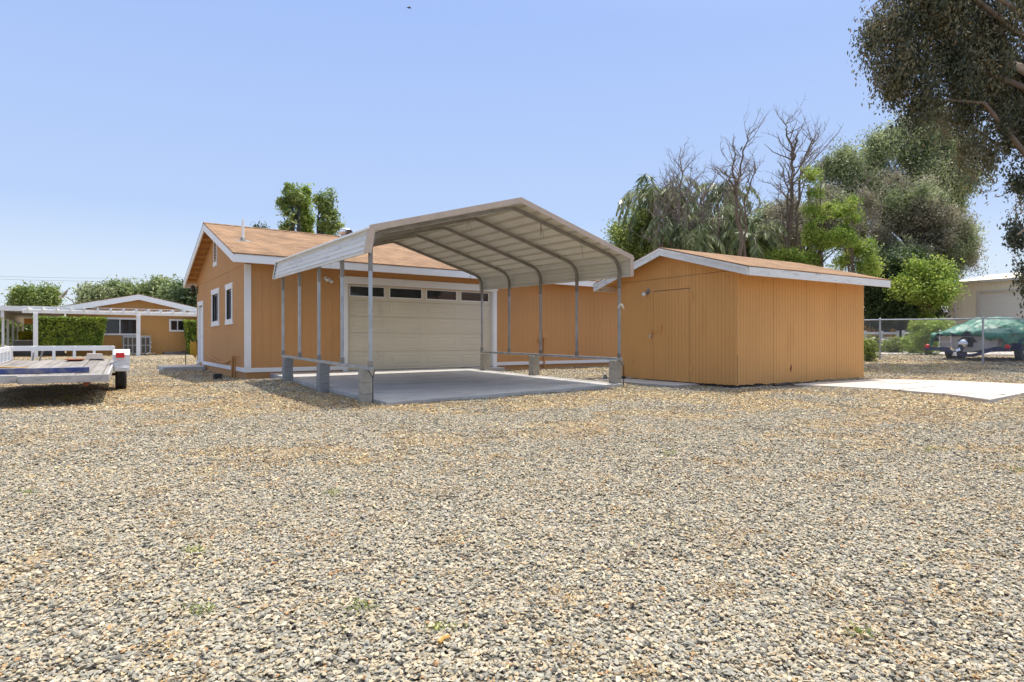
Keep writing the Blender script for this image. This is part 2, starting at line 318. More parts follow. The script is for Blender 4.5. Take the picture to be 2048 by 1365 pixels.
def groundmat():
    m, t, b = newmat('gravel_ground'); N = t.nodes; L = t.links; b.inputs['Roughness'].default_value = 0.95; b.inputs['Specular IOR Level'].default_value = 0.2
    tc = N.new('ShaderNodeTexCoord')
    vo = N.new('ShaderNodeTexVoronoi'); vo.inputs['Scale'].default_value = 32; L.new(tc.outputs['Object'], vo.inputs['Vector'])
    vd = N.new('ShaderNodeTexVoronoi'); vd.feature = 'DISTANCE_TO_EDGE'; vd.inputs['Scale'].default_value = 32; L.new(tc.outputs['Object'], vd.inputs['Vector'])
    sp = N.new('ShaderNodeSeparateColor'); L.new(vo.outputs['Color'], sp.inputs[0])
    r = N.new('ShaderNodeValToRGB'); e = r.color_ramp.elements
    for p, c in ((0.0, (0.083, 0.078, 0.065)), (0.25, (0.179, 0.169, 0.139)), (0.55, (0.256, 0.228, 0.170)), (0.8, (0.339, 0.285, 0.193)), (1.0, (0.435, 0.375, 0.271))):
        el = e[0] if p == 0 else (e[len(e) - 1] if p == 1 else e.new(p)); el.color = (*c, 1); el.position = p
    L.new(sp.outputs[0], r.inputs[0])
    n = N.new('ShaderNodeTexNoise'); n.inputs['Scale'].default_value = 25; n.inputs['Detail'].default_value = 6; L.new(tc.outputs['Object'], n.inputs['Vector'])
    r2 = N.new('ShaderNodeValToRGB'); r2.color_ramp.elements[0].color = (0.20, 0.14, 0.075, 1); r2.color_ramp.elements[1].color = (0.46, 0.355, 0.215, 1)
    r2.color_ramp.elements[0].position = 0.35; r2.color_ramp.elements[1].position = 0.65; L.new(n.outputs['Fac'], r2.inputs[0])
    at = N.new('ShaderNodeAttribute'); at.attribute_name = 'dirt'
    n5 = N.new('ShaderNodeTexNoise'); n5.inputs['Scale'].default_value = 9; n5.inputs['Detail'].default_value = 5; L.new(tc.outputs['Object'], n5.inputs['Vector'])
    mu = N.new('ShaderNodeMath'); mu.operation = 'MULTIPLY_ADD'; L.new(n5.outputs['Fac'], mu.inputs[0]); mu.inputs[1].default_value = 1.2; mu.inputs[2].default_value = -0.6
    ad = N.new('ShaderNodeMath'); ad.operation = 'ADD'; ad.use_clamp = True; L.new(at.outputs['Fac'], ad.inputs[0]); L.new(mu.outputs[0], ad.inputs[1])
    mx = N.new('ShaderNodeMix'); mx.data_type = 'RGBA'; L.new(ad.outputs[0], mx.inputs['Factor']); L.new(r.outputs[0], mx.inputs['A']); L.new(r2.outputs[0], mx.inputs['B'])
    L.new(mx.outputs['Result'], b.inputs['Base Color'])
    mm = N.new('ShaderNodeMath'); mm.operation = 'MINIMUM'; L.new(vd.outputs['Distance'], mm.inputs[0]); mm.inputs[1].default_value = 0.25
    ms = N.new('ShaderNodeMath'); ms.operation = 'MULTIPLY_ADD'; L.new(sp.outputs[1], ms.inputs[0]); ms.inputs[1].default_value = 0.3; L.new(mm.outputs[0], ms.inputs[2])
    bp = N.new('ShaderNodeBump'); bp.inputs['Strength'].default_value = 1.0; bp.inputs['Distance'].default_value = 0.035
    L.new(ms.outputs[0], bp.inputs['Height']); L.new(bp.outputs[0], b.inputs['Normal'])
    return m
me.materials.append(groundmat())
ground = bpy.data.objects.new('ground', me); C.objects.link(ground); struct(ground)

# ---------------------------------------------------------------- garage frame helpers
G0 = Vector((-6.76, 15.45, 0)); GZ0 = 0.22
def GW(x, y, z=0.0): return G0 + gx * x + gy * y + Vector((0, 0, z))
S0 = Vector((4.72, 12.75, 0)); SA = R(31.8); sx = Vector((math.cos(SA), math.sin(SA), 0)); sy = Vector((-math.sin(SA), math.cos(SA), 0)); SZ0 = 0.25
def SW(x, y, z=0.0): return S0 + sx * x + sy * y + Vector((0, 0, z))
def siding(posf, a0, a1, zb, zt, period, gw, gd, holes=(), peaks=(), zbf=None):
    """sheet siding with real grooves; posf(a, depth) -> (x, y)"""
    mb = MB(); br = {a0, a1, *peaks}
    k = math.ceil(a0 / period)
    gr = []
    while k * period < a1 - gw:
        c = k * period
        if c > a0 + gw: gr.append((c - gw / 2, c + gw / 2)); br |= {c - gw / 2, c + gw / 2}
        k += 1
    for h in holes: br |= {h[0], h[1]}
    bs = sorted(b for b in br if a0 <= b <= a1); prev = None
    for u, v in zip(bs[:-1], bs[1:]):
        if v - u < 1e-6: continue
        m = (u + v) / 2; dep = gd if any(g[0] < m < g[1] for g in gr) else 0.0
        lo = (zbf(u), zbf(v)) if zbf else (zb, zb)
        segs = [(lo, (zt(u), zt(v)))]
        for h in holes:
            if h[0] <= m <= h[1]:
                ns = []
                for a, b in segs:
                    if h[2] > max(a): ns.append((a, (min(h[2], b[0]), min(h[2], b[1]))))
                    if h[3] < min(b): ns.append(((max(h[3], a[0]), max(h[3], a[1])), b))
                segs = ns
        for a, b in segs:
            p = posf(u, dep); q = posf(v, dep)
            mb.quad((p[0], p[1], a[0]), (q[0], q[1], a[1]), (q[0], q[1], b[1]), (p[0], p[1], b[0]))
            if prev is not None and abs(prev - dep) > 1e-6:
                r_ = posf(u, prev); mb.quad((p[0], p[1], a[0]), (r_[0], r_[1], a[0]), (r_[0], r_[1], b[0]), (p[0], p[1], b[0]))
        prev = dep
    return mb

# ================================================================ GARAGE
gar = thing('garage', 'long tan sided garage with white trim and a tan shingled gable roof', 'garage', (G0.x, G0.y, GZ0), GA)
GL, GD = 14.6, 8.0; ZE = 3.39; ZR = 4.81; OY = 0.44; OX = 0.36
slope = (ZR - ZE) / (GD / 2 + OY)
def roofz(y): return ZR - slope * abs(y - GD / 2)
DX0, DX1, DZ0, DZ1 = 2.65, 7.53, 0.42, 2.86
def wt(y): return roofz(y) - 0.08
front = siding(lambda a, d: (a, d), 0, GL, 0.5, lambda a: roofz(0) - 0.08, 0.203, 0.008, 0.004, [(DX0, DX1, 0, DZ1)])
f1 = front.build('wall', M['garage'], gar)
W1 = (3.66, 4.73, 1.86, 2.70); W2 = (1.66, 2.42, 1.86, 2.70); SD = (6.60, 7.50, 0.42, 2.48)
side = siding(lambda a, d: (d, a), 0, GD, 0.5, wt, 0.203, 0.008, 0.004, [W1[:2] + (1.84, 2.72), W2[:2] + (1.84, 2.72), (SD[0], SD[1], 0, SD[3])], peaks=(GD / 2,))
side.build('wall', M['garage'], gar)
bk = MB(); bk.quad((0, GD, 0.3), (GL, GD, 0.3), (GL, GD, wt(GD)), (0, GD, wt(GD)))
bk.poly([(GL, 0, 0.3), (GL, GD, 0.3), (GL, GD, wt(GD)), (GL, GD / 2, wt(GD / 2)), (GL, 0, wt(0))]); bk.build('wall', M['garage'], gar)
# horizontal Z-flashing line where the gable sheets sit on the lower ones
MB().box(-0.012, 0.0, 0.35, 7.6, 3.205, 3.225).build('flashing', M['garage'], gar)
MB().box(DX1 + 0.1, GL, 0.012, 0.2, 0.0, 0.5).build('foundation', M['garage'], gar)
MB().prism([(0.012, 0.012, 0), (DX0 - 0.1, 0.012, 0), (DX0 - 0.1, 0.2, 0), (0.2, 0.2, 0), (0.2, GD, 0), (0.012, GD, 0)], [(0.012, 0.012, .5), (DX0 - 0.1, 0.012, .5), (DX0 - 0.1, 0.2, .5), (0.2, 0.2, .5), (0.2, GD, .5), (0.012, GD, .5)]).build('foundation', M['garage'], gar)
# base trim and corner boards
for a in ((-0.02, DX0 - 0.12), (DX1 + 0.12, GL)):
    MB().box(a[0], a[1], -0.022, 0.0, 0.45, 0.56).build('base_trim', M['white'], gar, bevel=0.004)
MB().box(-0.022, 0.0, 0.0, SD[0] - 0.1, 0.45, 0.56).build('base_trim', M['white'], gar, bevel=0.004)
MB().box(-0.022, 0.0, SD[1] + 0.1, GD, 0.45, 0.56).build('base_trim', M['white'], gar)
MB().box(0.0, 0.13, -0.025, 0.0, 0.56, 3.2).build('corner_board', M['white'], gar, bevel=0.004)
MB().box(-0.025, 0.0, -0.025, 0.035, 0.56, 3.2).build('corner_board', M['white'], gar, bevel=0.004)
# roof
rf = MB()
for y0, y1 in ((-OY - 0.03, GD / 2), (GD / 2, GD + OY + 0.03)):
    z0, z1 = roofz(y0), roofz(y1)
    rf.prism([(-OX - 0.02, y0, z0 + 0.005), (GL + OX, y0, z0 + 0.005), (GL + OX, y1, z1 + 0.005), (-OX - 0.02, y1, z1 + 0.005)],
             [(-OX - 0.02, y0, z0 + 0.035), (GL + OX, y0, z0 + 0.035), (GL + OX, y1, z1 + 0.035), (-OX - 0.02, y1, z1 + 0.035)])
roof = rf.build('roof', M['shingle'], gar)
ridge = MB()
x = -OX - 0.02
random.seed(3)
while x < GL:
    for s_ in (-1, 1):
        dz = random.uniform(0, 0.008)
        ridge.prism([(x, GD / 2, ZR + 0.036 + dz), (x + 0.31, GD / 2, ZR + 0.036), (x + 0.31, GD / 2 + s_ * 0.15, ZR + 0.036 - slope * .15), (x, GD / 2 + s_ * 0.15, ZR + 0.036 + dz - slope * .15)],
                    [(x, GD / 2, ZR + 0.052 + dz), (x + 0.31, GD / 2, ZR + 0.046), (x + 0.31, GD / 2 + s_ * 0.15, ZR + 0.046 - slope * .15), (x, GD / 2 + s_ * 0.15, ZR + 0.052 + dz - slope * .15)])
    x += 0.29
sub(roof, ridge, 'ridge_cap', M['shingle'])
sf = MB()
for y0, y1 in ((-OY, GD / 2), (GD / 2, GD + OY)):
    z0, z1 = roofz(y0), roofz(y1)
    sf.prism([(-OX, y0, z0 - 0.02), (GL + OX, y0, z0 - 0.02), (GL + OX, y1, z1 - 0.02), (-OX, y1, z1 - 0.02)],
             [(-OX, y0, z0 + 0.003), (GL + OX, y0, z0 + 0.003), (GL + OX, y1, z1 + 0.003), (-OX, y1, z1 + 0.003)])
sf.build('soffit', M['soffit'], gar)
k = 0
for y in np.arange(4.3, 8.2, 0.42):
    z = roofz(y) - 0.02
    MB().prism([(-OX + 0.03, y, z - 0.09), (0, y, z - 0.09), (0, y + 0.04, z - 0.09 - slope * .04), (-OX + 0.03, y + 0.04, z - 0.09 - slope * .04)],
               [(-OX + 0.03, y, z), (0, y, z), (0, y + 0.04, z - slope * .04), (-OX + 0.03, y + 0.04, z - slope * .04)]).build('lookout', M['garage'], gar)
FH = 0.205
def rake(x0, x1, ya, yb, mt='white'):
    za, zb_ = roofz(ya), roofz(yb)
    return MB().prism([(x0, ya, za - FH), (x1, ya, za - FH), (x1, yb, zb_ - FH), (x0, yb, zb_ - FH)], [(x0, ya, za), (x1, ya, za), (x1, yb, zb_), (x0, yb, zb_)])
rake(-OX - 0.02, -OX + 0.02, -OY - 0.02, GD / 2).build('fascia', M['white'], gar, bevel=0.004)
rake(-OX - 0.02, -OX + 0.02, GD / 2, GD + OY).build('fascia', M['white'], gar, bevel=0.004)
MB().box(-OX + 0.02, GL + OX, -OY - 0.02, -OY + 0.02, ZE - FH, ZE).build('fascia', M['white'], gar, bevel=0.004)
MB().box(-OX + 0.02, GL + OX, GD + OY, GD + OY + 0.03, ZE - FH, ZE).build('fascia', M['white'], gar)
# garage door: five sections, long embossed panels, four windows
zs = [DZ0, DZ0 + 0.533, DZ0 + 1.066, DZ0 + 1.53, DZ0 + 1.985, DZ1]
DY = 0.11
gd = MB().box(DX0 + 0.03, DX1 - 0.03, DY + 0.045, DY + 0.06, DZ0, DZ1).build('garage_door', M['doorp'], gar)
cw = (DX1 - DX0 - 0.06) / 4
for i in range(5):
    mb = MB(); a, b = zs[i] + 0.004, zs[i + 1] - 0.004
    X0, X1 = DX0 + 0.03, DX1 - 0.03
    if i < 4:
        mb.box(X0, X1, DY, DY + 0.045, a, b)
        for j in range(4):
            p0 = X0 + j * cw + 0.09; p1 = X0 + (j + 1) * cw - 0.09; q0 = a + 0.085; q1 = b - 0.085
            for (o1, o2, y1, y2) in ((0, 0.018, 0.0, -0.007), (0.018, 0.04, -0.007, -0.001), (0.07, 0.1, 0.0, -0.005)):
                A = [(p0 + o1, q0 + o1), (p1 - o1, q0 + o1), (p1 - o1, q1 - o1), (p0 + o1, q1 - o1)]
                B = [(p0 + o2, q0 + o2), (p1 - o2, q0 + o2), (p1 - o2, q1 - o2), (p0 + o2, q1 - o2)]
                for k in range(4):
                    l = (k + 1) % 4
                    mb.quad((A[k][0], DY + y1 - .0005, A[k][1]), (A[l][0], DY + y1 - .0005, A[l][1]), (B[l][0], DY + y2 - .0005, B[l][1]), (B[k][0], DY + y2 - .0005, B[k][1]))
            mb.quad((p0 + 0.1, DY - 0.0055, q0 + 0.1), (p1 - 0.1, DY - 0.0055, q0 + 0.1), (p1 - 0.1, DY - 0.0055, q1 - 0.1), (p0 + 0.1, DY - 0.0055, q1 - 0.1))
    else:
        wins = [(X0 + j * cw + 0.09, X0 + (j + 1) * cw - 0.09) for j in range(4)]
        z1_, z2_ = a + 0.12, b - 0.055
        mb.box(X0, X1, DY, DY + 0.045, a, z1_); mb.box(X0, X1, DY, DY + 0.045, z2_, b)
        xa = X0
        for p0, p1 in wins: mb.box(xa, p0, DY, DY + 0.045, z1_, z2_); xa = p1
        mb.box(xa, X1, DY, DY + 0.045, z1_, z2_)
    sub(gd, mb, 'door_section', M['doorp'])
for p0, p1 in wins:
    wf = MB(); t_ = 0.02
    wf.box(p0 - t_, p1 + t_, DY - 0.012, DY + 0.001, z1_ - t_, z1_ + 0.005); wf.box(p0 - t_, p1 + t_, DY - 0.012, DY + 0.001, z2_ - 0.005, z2_ + t_)
    wf.box(p0 - t_, p0 + 0.005, DY - 0.012, DY + 0.001, z1_ + 0.005, z2_ - 0.005); wf.box(p1 - 0.005, p1 + t_, DY - 0.012, DY + 0.001, z1_ + 0.005, z2_ - 0.005)
    sub(gd, wf, 'window_frame', M['white'])
    sub(gd, MB().box(p0, p1, DY + 0.02, DY + 0.03, z1_, z2_), 'window_pane', M['glass'])
sub(gd, MB().box(DX0 + 0.03, DX1 - 0.03, DY + 0.002, DY + 0.04, DZ0 - 0.012, DZ0 + 0.0), 'bottom_seal', M['black'])
MB().box(DX0 + 0.031, DX1 - 0.031, DY + 0.3, DY + 0.32, DZ0, DZ1).build('door_backing', M['seam'], gar)
# door casing
jm = MB(); jm.box(DX0 - 0.0, DX0 + 0.03, 0.0, DY + 0.06, DZ0, DZ1); jm.build('door_jamb', M['doorp'], gar)
jm = MB(); jm.box(DX1 - 0.03, DX1, 0.0, DY + 0.06, DZ0, DZ1); jm.build('door_jamb', M['white'], gar)
MB().box(DX0 - 0.0, DX1 + 0.0, 0.001, DY + 0.06, DZ1, DZ1 + 0.02).build('door_jamb', M['garage'], gar)
for a, b in ((DX0 - 0.13, DX0 + 0.01), (DX1 - 0.01, DX1 + 0.13)):
    MB().box(a, b, -0.028, 0.0, DZ0 - 0.02, DZ1 - 0.012).build('door_casing', M['white'], gar, bevel=0.004)
MB().prism([(DX0 - 0.13, -0.03, DZ1 - 0.01), (DX1 + 0.13, -0.03, DZ1 - 0.01), (DX1 + 0.24, -0.03, DZ1 + 0.2), (DX0 - 0.24, -0.03, DZ1 + 0.2)],
           [(DX0 - 0.13, -0.0, DZ1 - 0.01), (DX1 + 0.13, -0.0, DZ1 - 0.01), (DX1 + 0.24, -0.0, DZ1 + 0.2), (DX0 - 0.24, -0.0, DZ1 + 0.2)]).build('door_header', M['white'], gar, bevel=0.004)
# side windows with flared heads and sills
def side_window(y0, y1, z0, z1):
    fr = MB(); t_ = 0.09
    fr.box(-0.03, 0.0, y0 - t_, y0 + 0.01, z0, z1); fr.box(-0.03, 0.0, y1 - 0.01, y1 + t_, z0, z1)
    for zz, zo in ((z1, z1 + 0.16), (z0, z0 - 0.15)):
        fr.prism([(-0.034, y0 - t_, zz), (-0.034, y1 + t_, zz), (-0.034, y1 + t_ + 0.06, zo), (-0.034, y0 - t_ - 0.06, zo)],
                 [(0.0, y0 - t_, zz), (0.0, y1 + t_, zz), (0.0, y1 + t_ + 0.06, zo), (0.0, y0 - t_ - 0.06, zo)])
    o = fr.build('window', M['white'], gar, bevel=0.003)
    sh = MB(); s_ = 0.035; ym = (y0 + y1) / 2
    for a, b, xx in ((y0, ym + 0.02, 0.03), (ym - 0.02, y1, 0.045)):
        sh.box(xx, xx + 0.02, a, a + s_, z0, z1); sh.box(xx, xx + 0.02, b - s_, b, z0, z1)
        sh.box(xx, xx + 0.02, a + s_, b - s_, z0, z0 + s_); sh.box(xx, xx + 0.02, a + s_, b - s_, z1 - s_, z1)
    sh.box(0.0, 0.06, y0, y1, z0 - 0.02, z0); 
    sub(o, sh, 'sash', M['acgrey'])
    sub(o, MB().box(0.055, 0.06, y0, y1, z0, z1), 'pane', M['glass'])
    sub(o, MB().box(0.063, 0.07, y0 + 0.02, ym, z0, z1), 'blind', M['white'])
    return o
side_window(W1[0], W1[1], W1[2], W1[3]); side_window(W2[0], W2[1], W2[2], W2[3])
# side door
d_ = MB().box(0.05, 0.09, SD[0] + 0.02, SD[1] - 0.02, SD[2] + 0.02, SD[3] - 0.02)
for q in ((SD[0] + 0.14, SD[1] - 0.14, 0.6, 1.3), (SD[0] + 0.14, SD[1] - 0.14, 1.45, 2.3)): d_.box(0.04, 0.051, *q)
sdr = d_.build('side_door', M['white'], gar)
sub(sdr, MB().lathe([(0.012, 0), (0.012, -0.05), (0.03, -0.055), (0.032, -0.08), (0.015, -0.095)], (0.05, SD[0] + 0.1, 1.42), 12, 'x'), 'handle', M['galv'])
cs = MB(); cs.box(-0.03, 0.06, SD[0] - 0.1, SD[0] + 0.02, SD[2] - 0.02, SD[3]); cs.box(-0.03, 0.06, SD[1] - 0.02, SD[1] + 0.1, SD[2] - 0.02, SD[3])
cs.prism([(-0.034, SD[0] - 0.1, SD[3]), (-0.034, SD[1] + 0.1, SD[3]), (-0.034, SD[1] + 0.16, SD[3] + 0.15), (-0.034, SD[0] - 0.16, SD[3] + 0.15)],
         [(0.0, SD[0] - 0.1, SD[3]), (0.0, SD[1] + 0.1, SD[3]), (0.0, SD[1] + 0.16, SD[3] + 0.15), (0.0, SD[0] - 0.16, SD[3] + 0.15)])
cs.build('side_door_casing', M['white'], gar, bevel=0.003)
# gable louvre vent
v0, v1, vz0, vz1 = 3.93, 4.48, 3.70, 4.42
vm_ = MB(); vm_.box(-0.03, 0, v0, v0 + 0.07, vz0, vz1); vm_.box(-0.03, 0, v1 - 0.07, v1, vz0, vz1)
vm_.prism([(-0.034, v0, vz0), (-0.034, v1, vz0), (-0.034, v1 + 0.06, vz0 - 0.13), (-0.034, v0 - 0.06, vz0 - 0.13)], [(0, v0, vz0), (0, v1, vz0), (0, v1 + 0.06, vz0 - 0.13), (0, v0 - 0.06, vz0 - 0.13)])
vo = vm_.build('gable_vent', M['white'], gar)
lv = MB()
for i in range(7):
    z = vz0 + 0.03 + i * 0.1
    lv.prism([(-0.03, v0 + 0.07, z), (-0.03, v1 - 0.07, z), (-0.005, v1 - 0.07, z + 0.04), (-0.005, v0 + 0.07, z + 0.04)], [(-0.03, v0 + 0.07, z + 0.012), (-0.03, v1 - 0.07, z + 0.012), (-0.005, v1 - 0.07, z + 0.052), (-0.005, v0 + 0.07, z + 0.052)])
sub(vo, lv, 'louvres', M['garage'])
sub(vo, MB().box(-0.004, -0.001, v0 + 0.07, v1 - 0.07, vz0, vz1), 'vent_opening', M['seam'])
# roof pipe and turbine vent
zp = roofz(1.34) + 0.035
pp = MB().tube([(0.21, 1.34, zp - 0.1), (0.21, 1.34, zp + 0.58)], 0.036, 12).build('vent_pipe', M['white'], gar, smooth=False)
fl = MB().lathe([(0.09, -0.02), (0.05, 0.09), (0.038, 0.1)], (0.21, 1.34, zp), 14); fl.prism([(0.02, 1.22, roofz(1.22) + 0.037), (0.40, 1.22, roofz(1.22) + 0.037), (0.40, 1.4, roofz(1.4) + 0.037), (0.02, 1.4, roofz(1.4) + 0.037)], [(0.02, 1.22, roofz(1.22) + 0.041), (0.40, 1.22, roofz(1.22) + 0.041), (0.40, 1.4, roofz(1.4) + 0.041), (0.02, 1.4, roofz(1.4) + 0.041)])
sub(pp, fl, 'pipe_flashing', M['galvd'])
tz = roofz(3.1) + 0.02
tb = MB().lathe([(0.17, -0.12), (0.15, 0.05), (0.15, 0.2)], (3.74, 3.1, tz), 24).build('turbine_base', M['galv'], gar, smooth=False)
tv = MB(); nb = 22
for i in range(nb):
    a = 2 * math.pi * i / nb; pts = []
    for j in range(8):
        t_ = j / 7; rr = 0.155 + 0.075 * math.sin(math.pi * min(1, t_ * 0.95 + 0.05)); pts.append((rr, 0.2 + 0.19 * t_, a + 0.12 * t_))
    for j in range(7):
        r0, h0, a0 = pts[j]; r1, h1, a1 = pts[j + 1]; dw = 0.2
        P = lambda r_, h_, a_: (3.74 + r_ * math.cos(a_), 3.1 + r_ * math.sin(a_), tz + h_)
        tv.quad(P(r0, h0, a0), P(r0 - 0.035, h0, a0 + dw), P(r1 - 0.035, h1, a1 + dw), P(r1, h1, a1))
tv.lathe([(0.19, 0.375), (0.15, 0.41), (0.08, 0.43), (0.01, 0.437)], (3.74, 3.1, tz), 24)
sub(tb, tv, 'turbine_vanes', M['silver'])
sub(tb, MB().lathe([(0.12, 0.2), (0.12, 0.39)], (3.74, 3.1, tz), 12), 'turbine_core', M['seam'])
# lamps
def globe_lamp(label, c, n, parent, mb_mat='globe', rr=0.05):
    """round flood lamp on a plate; n = outward direction in the parent's frame"""
    n = Vector(n); c = Vector(c)
    b = MB().tube([c, c + n * 0.02], 0.055, 12).tube([c + n * 0.02, c + n * 0.09 + Vector((0, 0, -0.03))], 0.018, 8).build('lamp_base', M[mb_mat], parent)
    g = MB().lathe([(0.012, 0), (rr * 0.85, 0.02), (rr, 0.05), (rr * 0.8, 0.085), (0.01, 0.1)], (0, 0, 0), 14)
    q = (n + Vector((0, 0, -0.25))).normalized().to_track_quat('Z', 'Y'); cc = c + n * 0.07 + Vector((0, 0, -0.035))
    g.v = [tuple(q @ Vector(p) + cc) for p in g.v]
    sub(b, g, 'lamp_bulb', M['globe'], smooth=True)
    return b
globe_lamp('', (2.04, 0, 2.96), (0, -1, 0), gar)
globe_lamp('', (2.14, 0, 2.92), (0.2, -1, 0), gar)
# lantern by the side door
ln = MB().box(-0.02, 0, 7.74, 7.84, 2.95, 3.2); ln.tube([(-0.02, 7.79, 3.15), (-0.1, 7.79, 3.2), (-0.16, 7.79, 3.17)], 0.01, 6)
lno = ln.build('lantern_bracket', M['bronze'], gar)
lt = MB().lathe([(0.02, 0.22), (0.085, 0.16), (0.075, 0.14), (0.06, -0.02), (0.03, -0.05), (0.01, -0.09)], (-0.16, 7.79, 3.02), 6)
sub(lno, lt, 'lantern', M['bronze'])
# meter box with conduit, right of the door
MB().box(9.5, 9.68, -0.09, 0.0, 1.35, 1.62).build('meter_box', M['garage'], gar, bevel=0.01)
MB().box(9.36, 9.48, -0.06, 0.0, 1.22, 1.32).build('outlet_box', M['garage'], gar)
MB().tube([(9.6, -0.05, 1.35), (9.6, -0.05, 0.3)], 0.028, 8).build('conduit', M['garage'], gar)
# conduits by the near corner
for y in (0.85, 1.22):
    MB().tube([(-0.05, y - 0.12, 0.84), (-0.07, y - 0.08, 0.87), (-0.08, y, 0.83), (-0.09, y + 0.06, 0.2)], 0.022, 8).build('conduit', M['garage'], gar)
MB().box(-0.09, -0.02, 1.28, 1.36, 0.22, 0.8).build('conduit_cover', M['garage'], gar)
MB().tube([(-0.03, 5.6, 0.78), (-0.04, 4.6, 0.71), (-0.05, 3.4, 0.62), (-0.05, 2.4, 0.63), (-0.05, 1.4, 0.74)], 0.022, 8).build('drain_hose', M['garage'], gar, smooth=True)
# things at the garage
hz = thing('garden_hose', 'coiled yellow garden hose hanging at the far end of the garage side wall', 'garden hose', tuple(GW(-0.12, 7.93, 0.5)), GA)
hz['_off'] = (-0.12, 7.93, 0.5)
hm = MB(); random.seed(5)
for i in range(7):
    o = i * 0.025 - 0.08; top = 1.25 + random.uniform(-0.02, 0.02); bot = 0.62 + random.uniform(0, 0.18); ww = 0.07 + 0.01 * i
    pts = [(-0.12 + o, 7.93 + ww * math.cos(a) * 1.4, (top + bot) / 2 + (top - bot) / 2 * math.sin(a)) for a in np.linspace(0, 2 * math.pi, 18)]
    hm.tube(pts, 0.013, 6, caps=False)
hm.build('hose_coil', M['hose'], hz, smooth=True)
MB().box(-0.2, 0.0, 7.85, 8.0, 1.24, 1.27).build('hose_hanger', M['bronze'], hz)
hs_ = thing('hose_tap', 'thin metal tap pipe standing behind the yellow hose', 'tap', tuple(GW(-0.35, 8.1, 0.3)), GA); hs_['_off'] = (-0.35, 8.1, 0.3)
MB().tube([(-0.35, 8.1, 0.25), (-0.35, 8.1, 0.92)], 0.014, 8).tube([(-0.35, 8.1, 0.88), (-0.46, 8.1, 0.88), (-0.48, 8.1, 0.84)], 0.016, 8).build('riser_pipe', M['bronze'], hs_)
MB().lathe([(0.03, 0), (0.03, 0.012)], (-0.35, 8.1, 0.94), 10).build('handle', M['rust'], hs_)
st = MB().box(-1.25, -0.03, 5.9, 7.8, 0.15, 0.405); st.box(-1.6, -1.27, 6.3, 6.9, 0.2, 0.3)
o = st.build('concrete_step', M['slab'], None, off=(-0.6, 6.8, 0.15), bevel=0.008); o.location = GW(-0.6, 6.8, 0.15); o.rotation_euler = (0, 0, GA)
tag(o, 'low concrete step in front of the white garage side door', 'step')
o = MB().box(-0.09, 0.09, -0.09, 0.09, 0, 0.15).box(-0.07, 0.07, -0.1, -0.089, 0.02, 0.13).build('utility_box', M['black'], None, bevel=0.01)
pb = W(435, 758, 15.5); o.location = (pb.x, pb.y, gz1(pb.x, pb.y)); o.rotation_euler = (0, 0, GA); tag(o, 'small black box on the ground near the garage corner', 'box')

# ================================================================ DRIVEWAY SLAB
def slabz(x, y):                # local garage coordinates
    t_ = min(1, max(0, -y / 7.3)); s_ = (x - 0.6) / 5.7
    return 0.415 - t_ * (0.145 - 0.04 * s_)
sl_ = MB()
xsn = [0.6, 3.42, 6.3]; ysn = [0.1, -2.4, -4.85, None]
def yfront(x): return -7.37 + (x - 0.6) / 5.7 * 0.37
for i in range(2):
    for j in range(3):
        a0, a1 = xsn[i] + (0.006 if i else 0), xsn[i + 1] - (0.006 if i == 0 else 0)
        y0 = ysn[j] - (0.006 if j else 0)
        ya = ysn[j + 1] + 0.006 if ysn[j + 1] is not None else None
        P = [(a0, y0), (a1, y0), (a1, ya if ya is not None else yfront(a1)), (a0, ya if ya is not None else yfront(a0))]
        sl_.prism([(p[0], p[1], slabz(*p) - 0.3) for p in P], [(p[0], p[1], slabz(*p)) for p in P])
sl_.box(0.62, 6.28, -6.9, 0.0, -0.05, 0.2)
sl_.box(6.3, 7.7, -0.42, 0.1, 0.0, 0.405)
o = sl_.build('driveway_slab', M['slab'], None, off=(0, 0, 0), bevel=0.01); o.location = (G0.x, G0.y, 0); o.rotation_euler = (0, 0, GA); struct(o)

# ================================================================ CARPORT
NL = Vector((-2.345, 10.09, 0)); NR = Vector((2.364, 13.416, 0)); LL = 5.37; LR = 5.64
cpt = wthing('carport', 'open steel carport with ribbed metal roof and galvanised posts over the driveway', 'carport', (0.0, 11.75, 0.28))
def cl(v): return NL + gy * (LL * v)
def cr(v): return NR + gy * (LR * v)
def zpb(v, s): return CZ + (1.435 + 0.055 * v) * (1 - s) + (1.43 + 0.10 * v) * s      # bottom edge of the side panels
PH = 0.37                       # height of the side panels
def ridgez(v): return (zpb(v, 0) + zpb(v, 1)) / 2 + PH + 0.85
cd = (NR - NL).normalized()
ov = 0.10                       # the sheet hangs this far outside the posts
def cp(v, s, z):                # v 0 front..1 back (may exceed), s 0 left..1 right
    a = cl(v); b = cr(v); return a + (b - a) * s + Vector((0, 0, z))
def rz(v, s, h=0.0):            # height of the roof sheet at s
    e = 2 * abs(s - 0.5); e = e / 1.035
    zb_ = zpb(v, 0) * (1 - s) + zpb(v, 1) * s + PH
    return ridgez(v) * (1 - e) + zb_ * e + h
VF, VB = -0.052, 1.03
